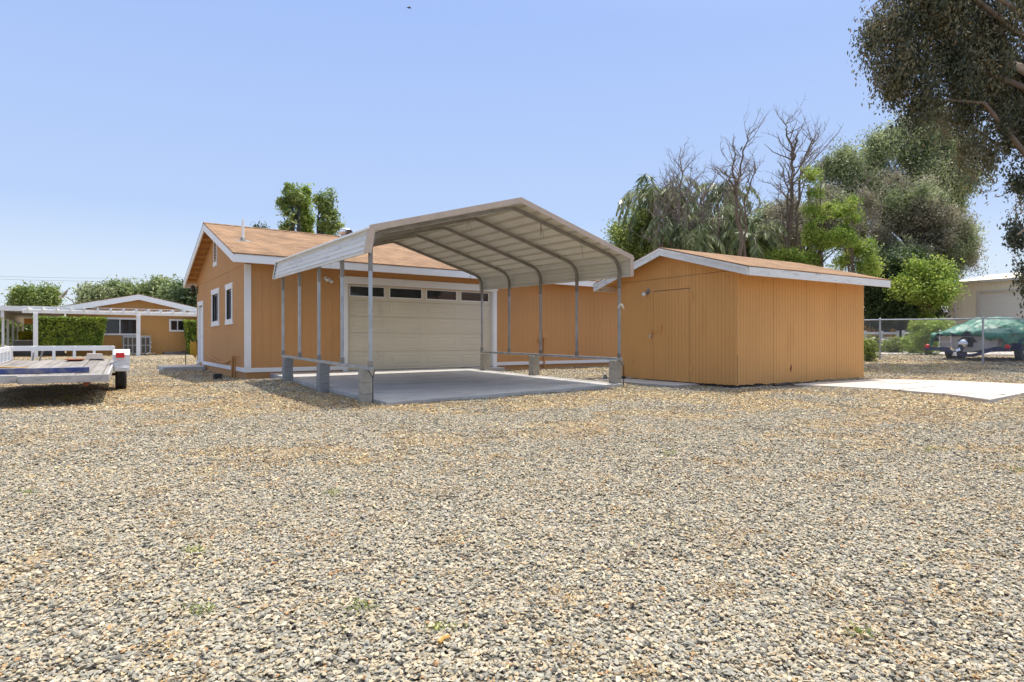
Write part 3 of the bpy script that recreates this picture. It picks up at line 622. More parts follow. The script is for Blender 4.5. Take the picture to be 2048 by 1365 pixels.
# cross profile of the ribbed roof: (s, dz)
prof = []
nr = 9
for side_ in (0, 1):
    P = []
    for i in range(nr):
        c = (i + 0.55) / nr * 0.5
        for ds, h in ((-0.0088, 0), (-0.0078, 0.06), (0.0078, 0.06), (0.0088, 0)): P.append((0.5 - c if side_ == 0 else 0.5 + c, ds if side_ else -ds, h))
    P = [(a + b, h) for a, b, h in P]
    prof.append(P)
lft = sorted(prof[0]); rgt = sorted(prof[1])
full = [(-0.017, 0)] + lft + [(0.5, 0)] + rgt + [(1.017, 0)]
rs = MB(); NV = 8
for k in range(len(full) - 1):
    (s0, h0), (s1, h1) = full[k], full[k + 1]
    for j in range(NV):
        va = VF + (VB - VF) * j / NV; vb = VF + (VB - VF) * (j + 1) / NV
        rs.quad(cp(va, s0, rz(va, s0, h0)), cp(va, s1, rz(va, s1, h1)), cp(vb, s1, rz(vb, s1, h1)), cp(vb, s0, rz(vb, s0, h0)))
ro = rs.build('roof', M['sheet'], cpt); sm = ro.modifiers.new('solid', 'SOLIDIFY'); sm.thickness = 0.002
# side panels with horizontal ribs
for s_, sg in ((-0.017, -1), (1.017, 1)):
    pm = MB(); segs = [(0, 0), (0.035, 0.0), (0.04, 0.018), (0.055, 0.018), (0.06, 0), (0.12, 0), (0.125, 0.012), (0.14, 0.012), (0.145, 0), (0.21, 0), (0.215, 0.012), (0.23, 0.012), (0.235, 0), (0.31, 0), (0.315, 0.018), (0.33, 0.018), (0.335, 0), (PH, 0)]
    for (h0, o0), (h1, o1) in zip(segs[:-1], segs[1:]):
        for j in range(NV):
            va = VF + (VB - VF) * j / NV; vb = VF + (VB - VF) * (j + 1) / NV
            q = []
            for v_, h_, o_ in ((va, h0, o0), (vb, h0, o0), (vb, h1, o1), (va, h1, o1)):
                z = rz(v_, s_) - PH + h_; q.append(cp(v_, s_ + sg * o_ / 5.76 + (-0.013 * (1 - h_ / PH) if sg < 0 else 0), z))
            pm.quad(*q)
    o = pm.build('side_panel', M['whiteold'] if sg < 0 else M['sheet'], cpt); sm = o.modifiers.new('solid', 'SOLIDIFY'); sm.thickness = 0.002
# tan trim along the front and back edges
for nm, v_ in (('gable_trim', VF), ('gable_trim', VB)):
    t_ = MB(); dy_ = -0.025 if v_ < 0 else 0.025
    for a, b in ((-0.022, 0.5), (0.5, 1.022)):
        A = cp(v_, a, rz(v_, a, 0.065)); B = cp(v_, b, rz(v_, b, 0.065))
        dn = Vector((0, 0, -0.10)); f_ = gy * dy_ * 0.4; bk_ = gy * (-dy_ * 2.2)
        t_.prism([A + f_, B + f_, B + f_ + dn, A + f_ + dn], [A + f_ * 0.2, B + f_ * 0.2, B + f_ * 0.2 + dn, A + f_ * 0.2 + dn])
        t_.prism([A + f_, B + f_, B + bk_, A + bk_], [A + f_ + Vector((0, 0, 0.006)), B + f_ + Vector((0, 0, 0.006)), B + bk_ + Vector((0, 0, 0.006)), A + bk_ + Vector((0, 0, 0.006))])
    for s_, sg in ((-0.022, -1), (1.022, 1)):
        A = cp(v_, s_, rz(v_, s_, 0.042)); wv = cd * (-sg * 0.10)
        dn = Vector((0, 0, -PH - 0.05)) + (cd * -0.075 if sg < 0 else Vector((0, 0, 0))); f_ = gy * dy_ * 0.5
        t_.prism([A + f_, A + f_ + wv, A + f_ + wv + dn, A + f_ + dn], [A, A + wv, A + wv + dn, A + dn])
        t_.prism([A + f_, A + f_ + dn, A - f_ * 5 + dn, A - f_ * 5], [A + f_ + cd * sg * .006, A + f_ + dn + cd * sg * .006, A - f_ * 5 + dn + cd * sg * .006, A - f_ * 5 + cd * sg * .006])
    t_.build(nm, M['tantrim' if v_ < 0 else 'sheet'], cpt)
# bottom edge strips
for s_, sg in ((-0.017, -1), (1.017, 1)):
    so_ = s_ + (-0.013 if sg < 0 else 0); A = cp(VF, so_, rz(VF, s_) - PH - 0.01); B = cp(VB, so_, rz(VB, s_) - PH - 0.01)
    MB().beam(cp(VF, s_ - sg * -0.003, rz(VF, s_) + 0.012), cp(VB, s_ - sg * -0.003, rz(VB, s_) + 0.012), 0.09, 0.035).build('eave_flashing', M['white'], cpt, bevel=0.006)
    MB().beam(A, B, 0.03, 0.03).build('edge_strip', M['sheet'], cpt)
def railz(v, s): return CZ + (-0.43 + 0.107 * v) * (1 - s) + (-0.368 + 0.076 * v) * s
TW = 0.057
def sqtube(pts, wd): return MB().tube(pts, wd / 2 * math.sqrt(2), 4, True, math.pi / 4)
vlist = [0.0, 0.25, 0.5, 0.75, 1.0]
for v_ in vlist:
    a = cl(v_); b = cr(v_); rr = 0.16
    # roof bow with rounded eaves, as one part
    pts = []
    for s_, sg in ((0, 1), (1, -1)):
        e = a if s_ == 0 else b
        zt_ = rz(v_, 0.0 if s_ == 0 else 1.0) - 0.055; sl2 = (ridgez(v_) - zt_ - 0.04) / ((b - a).length / 2)
        q = [e + Vector((0, 0, zt_ - 0.62)), e + Vector((0, 0, zt_ - 0.26))]
        for k in range(1, 6):
            t2 = k / 6; ax = 0.24 * (1 - math.cos(t2 * math.pi / 2)); az = -0.26 + 0.26 * math.sin(t2 * math.pi / 2) + sl2 * 0.24 * t2 ** 2
            q.append(e + cd * sg * ax + Vector((0, 0, zt_ + az)))
        q.append(e + cd * sg * 0.35 + Vector((0, 0, zt_ + sl2 * 0.35)))
        pts.append(q)
    mid = (a + b) / 2
    zr_ = ridgez(v_) - 0.05
    path = pts[0] + [mid - cd * 0.16 + Vector((0, 0, zr_ - 0.07)), mid + Vector((0, 0, zr_ - 0.035)), mid + cd * 0.16 + Vector((0, 0, zr_ - 0.07))] + pts[1][::-1]
    bo = MB(); n0 = len(path)
    for i in range(n0 - 1):
        pass
    # sweep a square section in the bow's own plane
    base = 0
    for i, p in enumerate(path):
        d = (path[min(i + 1, n0 - 1)] - path[max(i - 1, 0)]).normalized(); nn = gy; t2 = d.cross(nn).normalized(); h_ = TW / 2 + 0.002
        for ca, cb in ((-1, -1), (1, -1), (1, 1), (-1, 1)): bo.v.append(tuple(p + nn * ca * h_ + t2 * cb * h_))
    for i in range(n0 - 1):
        for k in range(4): bo.f.append((i * 4 + k, i * 4 + (k + 1) % 4, i * 4 + 4 + (k + 1) % 4, i * 4 + 4 + k))
    bo.f.append((3, 2, 1, 0)); bo.f.append(tuple((n0 - 1) * 4 + k for k in range(4)))
    bo.build('bow', M['galvd'], cpt, bevel=0.004)
    for s_, e in ((0, a), (1, b)):
        zt_ = rz(v_, float(s_)) - 0.055
        MB().beam(e + Vector((0, 0, railz(v_, s_) + 0.0)), e + Vector((0, 0, zt_ - 0.5)), TW * 0.9, TW * 0.9, gy).build('post', M['galv'], cpt, bevel=0.004)
for s_, f_ in ((0, cl), (1, cr)):
    A = f_(-0.012) + Vector((0, 0, railz(0, s_) - 0.03)); B = f_(1.012) + Vector((0, 0, railz(1, s_) - 0.03))
    rl = MB().beam(A, B, TW, TW).build('base_rail', M['galv'], cpt, bevel=0.004)
    for v_ in vlist:                     # welded stubs at each post foot
        p = f_(v_) + Vector((0, 0, railz(v_, s_) + 0.04)); q = p + Vector((0, 0, 0.06))
        sub(rl, MB().beam(p - Vector((0, 0, 0.04)), q, TW * 1.15, TW * 1.15, gy), 'post_socket', M['galvd'])
    # tie-down cable in front of the near block pier
    e = f_(0) - gy * 0.06; z = railz(0, s_) - 0.06
    g0 = gz1(e.x, e.y)
    p = e - gy * 0.09 - cd * 0.02
    cb = MB().tube([e + Vector((0, 0, z)) + cd * 0.05, p + Vector((0, 0, z - 0.12)), p + Vector((0, 0, z - 0.3)), p + Vector((0, 0, g0 - 0.05))], 0.009, 6)
    cb.tube([e + Vector((0, 0, z)) - cd * 0.06, p + Vector((0, 0, z - 0.12))], 0.009, 6)
    cb.build('tie_down_cable', M['black'], cpt)
# loose wires hanging from the bows
random.seed(11)
for v_, s_, n_, l_ in ((0.0, 0.62, 4, 0.28), (0.0, 0.80, 1, 0.32), (0.25, 0.47, 2, 0.2), (1.0, 0.93, 2, 0.3), (0.6, 0.03, 1, 0.35)):
    wm = MB()
    for i in range(n_):
        p = cp(v_, s_, rz(v_, s_) - 0.08); q = [p]
        dx = random.uniform(-0.1, 0.1)
        for k in range(1, 5): q.append(p + cd * (dx * k / 4 + random.uniform(-.01, .01)) + Vector((0, 0, -l_ * k / 4 * random.uniform(0.8, 1.1))))
        wm.tube(q, 0.0035, 4)
    wm.build('loose_wire', M['black'], cpt)
rb = MB(); p = cr(0) - gy * 0.04 + Vector((0, 0, CZ + 0.80))
for a, b, c in ((-0.09, -0.09, 0.0), (-0.03, 0.02, 0.03), (0.05, -0.03, 0.03), (0.1, -0.10, 0.01)):
    e = p + cd * a + Vector((0, 0, b)); rb.prism([p, p + Vector((0, 0, 0.03)), e + Vector((0, 0, 0.03)) - gy * c, e - gy * c], [p - gy * .004, p + Vector((0, 0, 0.03)) - gy * .004, e + Vector((0, 0, 0.03)) - gy * (c + .004), e - gy * (c + .004)])
o = rb.build('ribbon', M['ribbon'], None, off=tuple(p)); o.location = p; tag(o, 'frayed white ribbon tied round the near right carport post', 'ribbon')
# block piers
piers = [(NL + gy * 0.19, 0, 0.19 / LL, 'block', 'near left block pier under the carport corner, with a black cable down its front'),
         (NL + gy * 2.43, 0, 2.43 / LL, 'blockg', 'middle block pier on the left side of the carport, at the edge of the slab'),
         (NL + gy * 4.98, 0, 4.98 / LL, 'blockg', 'far left block pier of the carport, close to the garage wall'),
         (NR + gy * 0.12, 1, 0.12 / LR, 'block', 'near right block pier under the carport, in front of the shed'),
         (NR + gy * 3.1, 1, 3.1 / LR, 'block', 'middle block pier on the right side of the carport'),
         (NR + gy * 5.47, 1, 5.47 / LR, 'block', 'far right block pier of the carport, in front of the garage door')]
for p, s_, v_, mm, lab in piers:
    zt_ = railz(v_, s_) - 0.062
    zbase = zt_ - 3 * 0.197
    sg = -1 if s_ == 0 else 1
    t_ = thing('block_pier', lab, 'block pier', (p.x, p.y, zbase), GA + random.uniform(-0.05, 0.05), 'concrete block piers under the carport')
    for i in range(3):
        jx, jy = random.uniform(-.006, .006), random.uniform(-.006, .006)
        mb = MB().box(-0.1 + jx, 0.1 + jx, -0.1 + jy, 0.1 + jy, zbase + i * 0.197, zbase + i * 0.197 + 0.19)
        mb.box(-0.094 + jx, 0.094 + jx, -0.094 + jy, 0.094 + jy, zbase + i * 0.197 + 0.19, zbase + (i + 1) * 0.197)
        mb.build('block', M[mm], t_, bevel=0.008)
# ================================================================ SHED
shed = thing('shed', 'orange plywood shed with weathered white fascia and a low shingled roof', 'shed', (S0.x, S0.y, SZ0), SA)
HL, HD = 4.85, 3.74; HE = CZ + 1.48; HR = CZ + 2.15; hOY = 0.52; hOX = 0.35
hs2 = (HR - HE) / (HD / 2 + hOY)
def hz_(y): return HR - hs2 * abs(y - HD / 2)
def ragged(seed, amp=0.035):
    return lambda a: 0.315 + amp * (noise.noise(Vector((a * 3.1, seed, 0.3))) + 0.5 * noise.noise(Vector((a * 11.0, seed, 1.3))))
DS = (1.28, 2.43, 0.3, 2.46)
siding(lambda a, d: (a, d), 0.0, HL, 0.3, lambda a: hz_(0) - 0.03, 0.1016, 0.008, 0.0045, zbf=ragged(1.0)).build('wall', M['shed'], shed)
siding(lambda a, d: (d, a), 0.0, HD, 0.3, lambda a: hz_(a) - 0.03, 0.1016, 0.008, 0.0045, holes=[DS], peaks=(HD / 2,), zbf=ragged(5.0, 0.02)).build('wall', M['shed'], shed)
bk = MB(); bk.quad((0, HD, 0.3), (HL, HD, 0.3), (HL, HD, hz_(0)), (0, HD, hz_(0))); bk.poly([(HL, 0, 0.3), (HL, HD, 0.3), (HL, HD, hz_(0)), (HL, HD / 2, HR), (HL, 0, hz_(0))]); bk.build('wall', M['shed'], shed)
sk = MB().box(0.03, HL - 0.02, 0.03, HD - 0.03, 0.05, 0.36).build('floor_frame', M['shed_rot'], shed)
MB().box(0.012, 0.02, DS[0] - 0.01, DS[1] + 0.01, 0.3, 2.47).build('door_backing', M['seam'], shed)
dr = siding(lambda a, d: (d - 0.004, a), DS[0] + 0.006, DS[1] - 0.008, 0.3, lambda a: 2.445, 0.1016, 0.008, 0.0045, zbf=ragged(9.0, 0.012)).build('door', M['shed'], shed)
for z in (0.62, 2.28):
    hg = MB().box(-0.012, -0.002, 1.29, 1.52, z - 0.03, z + 0.03); hg.tube([(-0.012, 1.285, z - 0.06), (-0.012, 1.285, z + 0.06)], 0.012, 8); hg.box(-0.012, -0.002, 1.2, 1.28, z - 0.07, z + 0.07)
    sub(dr, hg, 'hinge', M['shed'])
lk = MB().box(-0.02, -0.004, 2.28, 2.6, 1.46, 1.49).box(-0.03, -0.004, 2.46, 2.5, 1.42, 1.52); sub(dr, lk, 'hasp', M['shed'])
sub(dr, MB().box(-0.045, -0.005, 2.13, 2.17, 1.44, 1.62), 'pull_handle', M['shed'])
pk = MB().box(-0.055, -0.025, 2.46, 2.52, 1.32, 1.38); pk.tube([(-0.04, 2.475, 1.38), (-0.04, 2.475, 1.42), (-0.04, 2.49, 1.43), (-0.04, 2.505, 1.42), (-0.04, 2.505, 1.38)], 0.006, 6)
sub(dr, pk, 'padlock', M['silver'])
# sheet joint across the gable and panel joints on the long side
MB().box(-0.006, 0.0, 0.16, 3.55, 2.74, 2.746).build('sheet_joint', M['shed_rot'], shed)
for a in (1.2192, 2.4384, 3.6576): MB().box(a - 0.008, a - 0.004, -0.002, 0.004, 0.33, hz_(0) - 0.06).build('sheet_joint', M['rust'], shed)
MB().box(0.0, 0.004, -0.006, 0.0, 0.34, 0.95).build('corner_gap', M['shed_rot'], shed)
MB().prism([(1.8, -0.012, 0.62), (1.84, -0.012, 0.72), (1.86, -0.012, 0.64), (1.83, -0.012, 0.56)], [(1.8, -0.002, 0.62), (1.84, -0.002, 0.72), (1.86, -0.002, 0.64), (1.83, -0.002, 0.56)]).build('patch', M['rust'], shed)
MB().box(-0.015, -0.0, 3.1, 3.2, 0.72, 0.82).build('patch', M['shed'], shed, bevel=0.004)
# roof, deck, fascia
rf = MB()
for y0, y1 in ((-hOY - 0.02, HD / 2), (HD / 2, HD + hOY)):
    z0, z1 = hz_(y0), hz_(y1)
    rf.prism([(-hOX - 0.03, y0, z0 + 0.004), (HL + 0.22, y0, z0 + 0.004), (HL + 0.22, y1, z1 + 0.004), (-hOX - 0.03, y1, z1 + 0.004)],
             [(-hOX - 0.03, y0, z0 + 0.028), (HL + 0.22, y0, z0 + 0.028), (HL + 0.22, y1, z1 + 0.028), (-hOX - 0.03, y1, z1 + 0.028)])
rf.build('roof', M['shingle'], shed)
sf = MB()
for y0, y1 in ((-hOY + 0.02, HD / 2), (HD / 2, HD + hOY - 0.02)):
    z0, z1 = hz_(y0), hz_(y1)
    sf.prism([(-hOX + 0.02, y0, z0 - 0.02), (HL + 0.2, y0, z0 - 0.02), (HL + 0.2, y1, z1 - 0.02), (-hOX + 0.02, y1, z1 - 0.02)],
             [(-hOX + 0.02, y0, z0 + 0.002), (HL + 0.2, y0, z0 + 0.002), (HL + 0.2, y1, z1 + 0.002), (-hOX + 0.02, y1, z1 + 0.002)])
sf.build('soffit', M['soffit'], shed)
for ya, yb in ((-hOY, HD / 2), (HD / 2, HD + hOY)):
    for lo, hi, xo in ((-0.165, -0.045, 0.0), (-0.045, 0.0, -0.018)):
        MB().prism([(-hOX - 0.02 + xo, ya, hz_(ya) + lo), (-hOX + 0.02, ya, hz_(ya) + lo), (-hOX + 0.02, yb, hz_(yb) + lo), (-hOX - 0.02 + xo, yb, hz_(yb) + lo)],
                   [(-hOX - 0.02 + xo, ya, hz_(ya) + hi), (-hOX + 0.02, ya, hz_(ya) + hi), (-hOX + 0.02, yb, hz_(yb) + hi), (-hOX - 0.02 + xo, yb, hz_(yb) + hi)]).build('fascia', M['whiteold'], shed, bevel=0.003)
MB().box(-hOX + 0.022, HL + 0.2, -hOY - 0.02, -hOY + 0.02, HE - 0.165, HE).build('fascia', M['whiteold'], shed, bevel=0.003)
MB().box(-hOX + 0.022, HL + 0.2, HD + hOY - 0.02, HD + hOY + 0.02, HE - 0.165, HE).build('fascia', M['whiteold'], shed, bevel=0.003)
globe_lamp('', (0, 2.63, CZ + 1.19), (-1, 0, 0), shed, 'galvd', 0.055)
MB().lathe([(0.03, -0.012), (0.07, -0.004), (0.07, 0.0)], (0, 2.6, CZ + 1.22), 12, 'x').build('lamp_plate', M['galvd'], shed)
sp_ = MB().prism([tuple(SW(-1.15, 3.35)) [:2] + (0.1,), tuple(SW(-0.75, 1.05))[:2] + (0.1,), tuple(SW(0.1, 1.05))[:2] + (0.1,), tuple(SW(0.1, 3.35))[:2] + (0.1,)],
                 [tuple(SW(-1.15, 3.35))[:2] + (0.30,), tuple(SW(-0.75, 1.05))[:2] + (0.285,), tuple(SW(0.1, 1.05))[:2] + (0.29,), tuple(SW(0.1, 3.35))[:2] + (0.30,)])
struct(sp_.build('shed_threshold_slab', M['slab'], None, bevel=0.008))
# leaf litter and scraps by the shed's left corner
random.seed(8)
for i in range(5):
    p = SW(-0.25 - 0.12 * random.random(), 3.0 + 0.2 * i)
    m_ = MB(); a = random.random() * 3
    pts = [(0.10 * math.cos(a + k * 1.05) * random.uniform(.5, 1), 0.08 * math.sin(a + k * 1.05) * random.uniform(.5, 1)) for k in range(6)]
    m_.prism([(q[0], q[1], 0) for q in pts], [(q[0] * .7, q[1] * .7, random.uniform(0.05, 0.11)) for q in pts])
    o = m_.build('broken_rubble', M['shed_rot'] if i % 2 else M['blockg'], None); o.location = (p.x, p.y, 0.28 if i else 0.27)
    tag(o, ['dark lump of rubble nearest the carport pier by the shed', 'flat dark scrap beside the shed wall foot', 'grey broken lump at the middle of the rubble by the shed', 'dark rotten piece leaning near the shed door', 'grey shard at the far end of the rubble by the shed'][i], 'rubble', 'broken rubble at the foot of the shed')

# ================================================================ CONCRETE PAD on the right
pz = CZ - 0.93
def PZ(px, py, z=pz):
    d = FPX * (CZ - z) / (py - 682.5); return ((px - 1024) / FPX * d, d)
padp = [PZ(1588, 768.5), PZ(1775, 778), PZ(1880, 786.5), PZ(1915, 790), PZ(1980, 799), PZ(2060, 783), PZ(2300, 771), PZ(2048, 768), PZ(1900, 761.5), PZ(1745, 758)]
o = MB().prism([(x_, y_, pz - 0.2) for x_, y_ in padp], [(x_, y_, pz) for x_, y_ in padp]).build('concrete_pad', M['pad'], None, bevel=0.01); struct(o)
ck = MB()
for pts in ([(1746, 764.5), (1790, 767), (1812, 768), (1850, 763.5)], [(1788, 781), (1820, 777.5), (1845, 776), (1872, 772.5)], [(1885, 787), (1950, 788), (2010, 790), (2000, 788)]):
    q = [PZ(*p, z=pz + 0.002) for p in pts]
    for a, b in zip(q[:-1], q[1:]):
        ck.beam((a[0], a[1], pz + 0.001), (b[0], b[1], pz + 0.001), 0.022, 0.006)
o = ck.build('pavement_cracks', M['shed_rot'], None); struct(o)
lane = MB(); 
lane.prism([(14.5, 29.5, 0.3), (60, 29.5 - 12, 0.3), (60, 36 - 12, 0.3), (14.5, 38, 0.3)], [(14.5, 29.5, CZ - 0.605), (60, 29.5 - 12, CZ - 0.605), (60, 36 - 12, CZ - 0.605), (14.5, 38, CZ - 0.605)])
struct(lane.build('gravel_lane', M['road'], None))
# pieces of timber left by the shed's long side
for i, (a, b, z, lab) in enumerate((((0.9, -0.25), (1.6, -0.14), 0.30, 'short dark board lying against the shed foot'), ((1.35, -0.33), (2.2, -0.16), 0.29, 'longer dark board lying beside the concrete pad'))):
    A = SW(*a, z); B = SW(*b, z + 0.02); o = MB().beam(A, B, 0.12, 0.035).build('timber_board', M['shed_rot'], None, off=tuple(A), bevel=0.004); o.location = A; tag(o, lab, 'board', 'old boards beside the shed')

# ================================================================ TRAILER
T0 = Vector((-6.74, 10.15, 0)); TA = R(32.0)
tx = Vector((math.cos(TA), math.sin(TA), 0)); ty = Vector((-math.sin(TA), math.cos(TA), 0))
tg = gz1(-8, 12)
trl = thing('flatbed_trailer', 'old flatbed trailer with grey plank deck, chipped white side rails and one red tail light', 'trailer', (T0.x, T0.y, tg), TA)
def dz(y): return CZ - 0.56 + 0.027 * y
TWD = 1.9; TL = 5.0
random.seed(21)
x = -TWD + 0.03
while x < -0.03:
    wd = random.choice((0.14, 0.19, 0.235)); x1 = min(x + wd, -0.01); j = random.uniform(-.004, .004); pk_ = random.uniform(0.7, 1.3)
    MB().prism([(x + .004, 0.03, dz(0) - 0.04 + j), (x1 - .004, 0.03, dz(0) - 0.04 + j), (x1 - .004, TL - .03, dz(TL) - 0.04 + j), (x + .004, TL - .03, dz(TL) - 0.04 + j)],
               [(x + .004, 0.03, dz(0) + j), (x1 - .004, 0.03, dz(0) + j), (x1 - .004, TL - .03, dz(TL) + j), (x + .004, TL - .03, dz(TL) + j)]).build('deck_plank', mat('plank_tone', tuple(c * pk_ for c in (0.22, 0.195, 0.17)), 0.9, 0.25, 3, 0.6, 60, dark=(0.17, 0.15, 0.13), dscale=3, damt=0.25, stretch=(3, 0.35, 3)), trl, bevel=0.004)
    x = x1
for a, b, dzz in ((-TWD - 0.02, -1.18, 0.012), (-1.175, 0.02, -0.004)):
    MB().box(a, b, -0.03, 0.03, dz(0) - 0.11 + dzz, dz(0) + 0.012 + dzz).build('rear_board', M['trl'], trl, bevel=0.005)
for a in (-TWD - 0.02, -0.01):
    MB().prism([(a, 0.03, dz(0) - 0.12), (a + 0.03, 0.03, dz(0) - 0.12), (a + 0.03, TL, dz(TL) - 0.12), (a, TL, dz(TL) - 0.12)], [(a, 0.03, dz(0) + 0.01), (a + 0.03, 0.03, dz(0) + 0.01), (a + 0.03, TL, dz(TL) + 0.01), (a, TL, dz(TL) + 0.01)]).build('side_board', M['trl'], trl)
fm = MB()
for a in (-TWD + 0.2, -0.3): fm.beam((a, 0.05, dz(0) - 0.12), (a, TL, dz(TL) - 0.12), 0.06, 0.12)
for b in np.arange(0.2, TL, 0.6): fm.beam((-TWD + 0.02, b, dz(b) - 0.08), (-0.02, b, dz(b) - 0.08), 0.05, 0.06)
fm.build('under_frame', M['rust'], trl)
tn = MB(); tn.beam((-TWD + 0.3, TL, dz(TL) - 0.1), (-TWD / 2, TL + 1.1, dz(TL) - 0.1), 0.07, 0.09); tn.beam((-0.3, TL, dz(TL) - 0.1), (-TWD / 2, TL + 1.1, dz(TL) - 0.1), 0.07, 0.09); tn.tube([(-TWD / 2, TL + 1.05, tg + 0.02), (-TWD / 2, TL + 1.05, dz(TL))], 0.03, 8)
tn.build('drawbar', M['rust'], trl)
def wheel(parent, cx, cy, cz, rr, ww, tyre='tyre', hub='whiteold'):
    t = MB().lathe([(rr * 0.62, -ww / 2 + .01), (rr * 0.9, -ww / 2), (rr * 0.97, -ww / 2 + .015), (rr, -ww / 2 + .04), (rr, -0.012), (rr - .008, -0.01), (rr - .008, 0.01), (rr, 0.012), (rr, ww / 2 - .04), (rr * 0.97, ww / 2 - .015), (rr * 0.9, ww / 2), (rr * 0.62, ww / 2 - .01)], (cx, cy, cz), 28, 'x')
    # tyre ribs
    for k in (-0.28, 0.28): t.lathe([(rr + .001, k * ww - .008), (rr + .004, k * ww), (rr + .001, k * ww + .008)], (cx, cy, cz), 28, 'x')
    wh = t.build('wheel', M[tyre], parent, smooth=False)
    sub(wh, MB().lathe([(rr * 0.12, -ww * 0.5), (rr * 0.35, -ww * 0.3), (rr * 0.58, -ww * 0.42), (rr * 0.63, -ww * 0.45), (rr * 0.63, ww * 0.45), (rr * 0.58, ww * 0.42), (rr * 0.35, ww * 0.3), (rr * 0.12, ww * 0.5)], (cx, cy, cz), 20, 'x'), 'rim', M[hub])
    return wh
WY = 3.15
wheel(trl, 0.15, WY, tg + 0.33, 0.33, 0.2); wheel(trl, -TWD - 0.15, WY, tg + 0.33, 0.33, 0.2)
MB().beam((-TWD - 0.1, WY, tg + 0.33), (0.1, WY, tg + 0.33), 0.06, 0.06).build('axle', M['rust'], trl)
for x0, x1 in ((0.03, 0.31), (-TWD - 0.31, -TWD - 0.03)):
    fp = [(WY - 0.52, dz(0) - 0.05), (WY - 0.5, dz(0) + 0.28), (WY - 0.42, dz(0) + 0.38), (WY + 0.42, dz(0) + 0.38), (WY + 0.55, dz(0) + 0.1)]
    f = MB()
    for (ya, za), (yb, zb_) in zip(fp[:-1], fp[1:]):
        f.prism([(x0, ya, za), (x1, ya, za), (x1, yb, zb_), (x0, yb, zb_)], [(x0, ya + .004, za - .012), (x1, ya + .004, za - .012), (x1, yb, zb_ - .012), (x0, yb, zb_ - .012)])
    xi = x0 if x0 > 0 else x1
    f.prism([(xi - .006, y_, z_) for y_, z_ in fp], [(xi + .006, y_, z_) for y_, z_ in fp])
    f.box(x0 + .02, x1 - .02, WY - 0.56, WY - 0.5, dz(0) - 0.05, dz(0) + 0.02)
    fo_ = f.build('fender', M['whiteold'], trl, bevel=0.004)
    xc = (x0 + x1) / 2 - 0.03
    sub(fo_, MB().box(xc - 0.075, xc + 0.075, WY - 0.55, WY - 0.505, dz(0) + 0.22, dz(0) + 0.32), 'tail_light', M['red'], bevel=0.008)
def rail(p0, p1, n, h):
    a = Vector(p0); b = Vector(p1)
    for i in range(n):
        q = a + (b - a) * (i / (n - 1)); q.z = dz(q.y)
        MB().beam((q.x, q.y, q.z - 0.1), (q.x, q.y, q.z + h), 0.055, 0.05, Vector((0, 1, 0))).build('stake', M['white'], trl, bevel=0.004)
    MB().beam((a.x, a.y, dz(a.y) + h - 0.05), (b.x, b.y, dz(b.y) + h - 0.05), 0.03, 0.11).build('rail_board', M['white'], trl, bevel=0.004)
rail((-TWD, TL - 0.03, 0), (-0.02, TL - 0.03, 0), 6, 0.31)
rail((-TWD - 0.03, 1.6, 0), (-TWD - 0.03, TL - 0.1, 0), 9, 0.31)
# loads on the deck
def on_trailer(name, mb, m, x, y, lab, cat, rot=0, bevel=0.004, h=0.002):
    o = mb.build(name, m, None, bevel=bevel); p = T0 + tx * x + ty * y; o.location = (p.x, p.y, dz(y) + h); o.rotation_euler = (math.atan(0.027), 0, TA + rot); tag(o, lab, cat); return o
bb = MB().box(-2.6, 0.0, -0.035, -0.028, 0.0, 0.09).box(-2.6, 0.0, -0.035, 0.05, 0.083, 0.09).box(-2.6, 0.0, -0.035, 0.05, 0, 0.007)
on_trailer('steel_channel', bb, M['bluepaint'], -0.28, 0.62, 'long steel channel with chipped blue paint lying across the trailer deck', 'steel beam', R(2.5))
on_trailer('deck_scrap', MB().box(-0.03, 0.03, -0.3, 0.3, 0, 0.02), M['fencewood'], -1.55, 2.2, 'small orange stick of wood lying on the trailer deck', 'stick', R(60))
on_trailer('rusty_pan', MB().lathe([(0.12, 0), (0.19, 0.04), (0.2, 0.045), (0.18, 0.045), (0.11, 0.012)], (0, 0, 0), 20), M['rust'], -0.72, 4.3, 'round rusty pan on the trailer deck by the front rail', 'pan', bevel=0)
on_trailer('chalky_block', MB().prism([(-0.17, -0.05, 0), (0.17, -0.05, 0), (0.17, 0.08, 0), (-0.17, 0.08, 0)], [(-0.14, -0.03, 0.15), (0.15, -0.03, 0.14), (0.14, 0.05, 0.14), (-0.14, 0.05, 0.15)]), M['cardboard'], -0.38, 4.72, 'pale chalky block leaning at the front rail of the trailer', 'block', R(4))
on_trailer('bent_post_bracket', MB().beam((0, 0, 0), (0.06, 0, 0.22), 0.07, 0.03).beam((-0.12, 0, 0), (-0.1, 0, 0.18), 0.03, 0.03), M['galvd'], -1.38, 4.7, 'bent grey bracket standing by the front rail of the trailer', 'bracket')
on_trailer('coiled_strap', MB().tube([(0.14 * math.cos(a) , 0.05 * math.sin(a * 1.3), 0.012 + 0.004 * a) for a in np.linspace(0, 9, 30)], 0.009, 5), M['black'], -0.32, 4.2, 'dark crumpled strap on the trailer deck beside the rusty pan', 'strap', bevel=0)

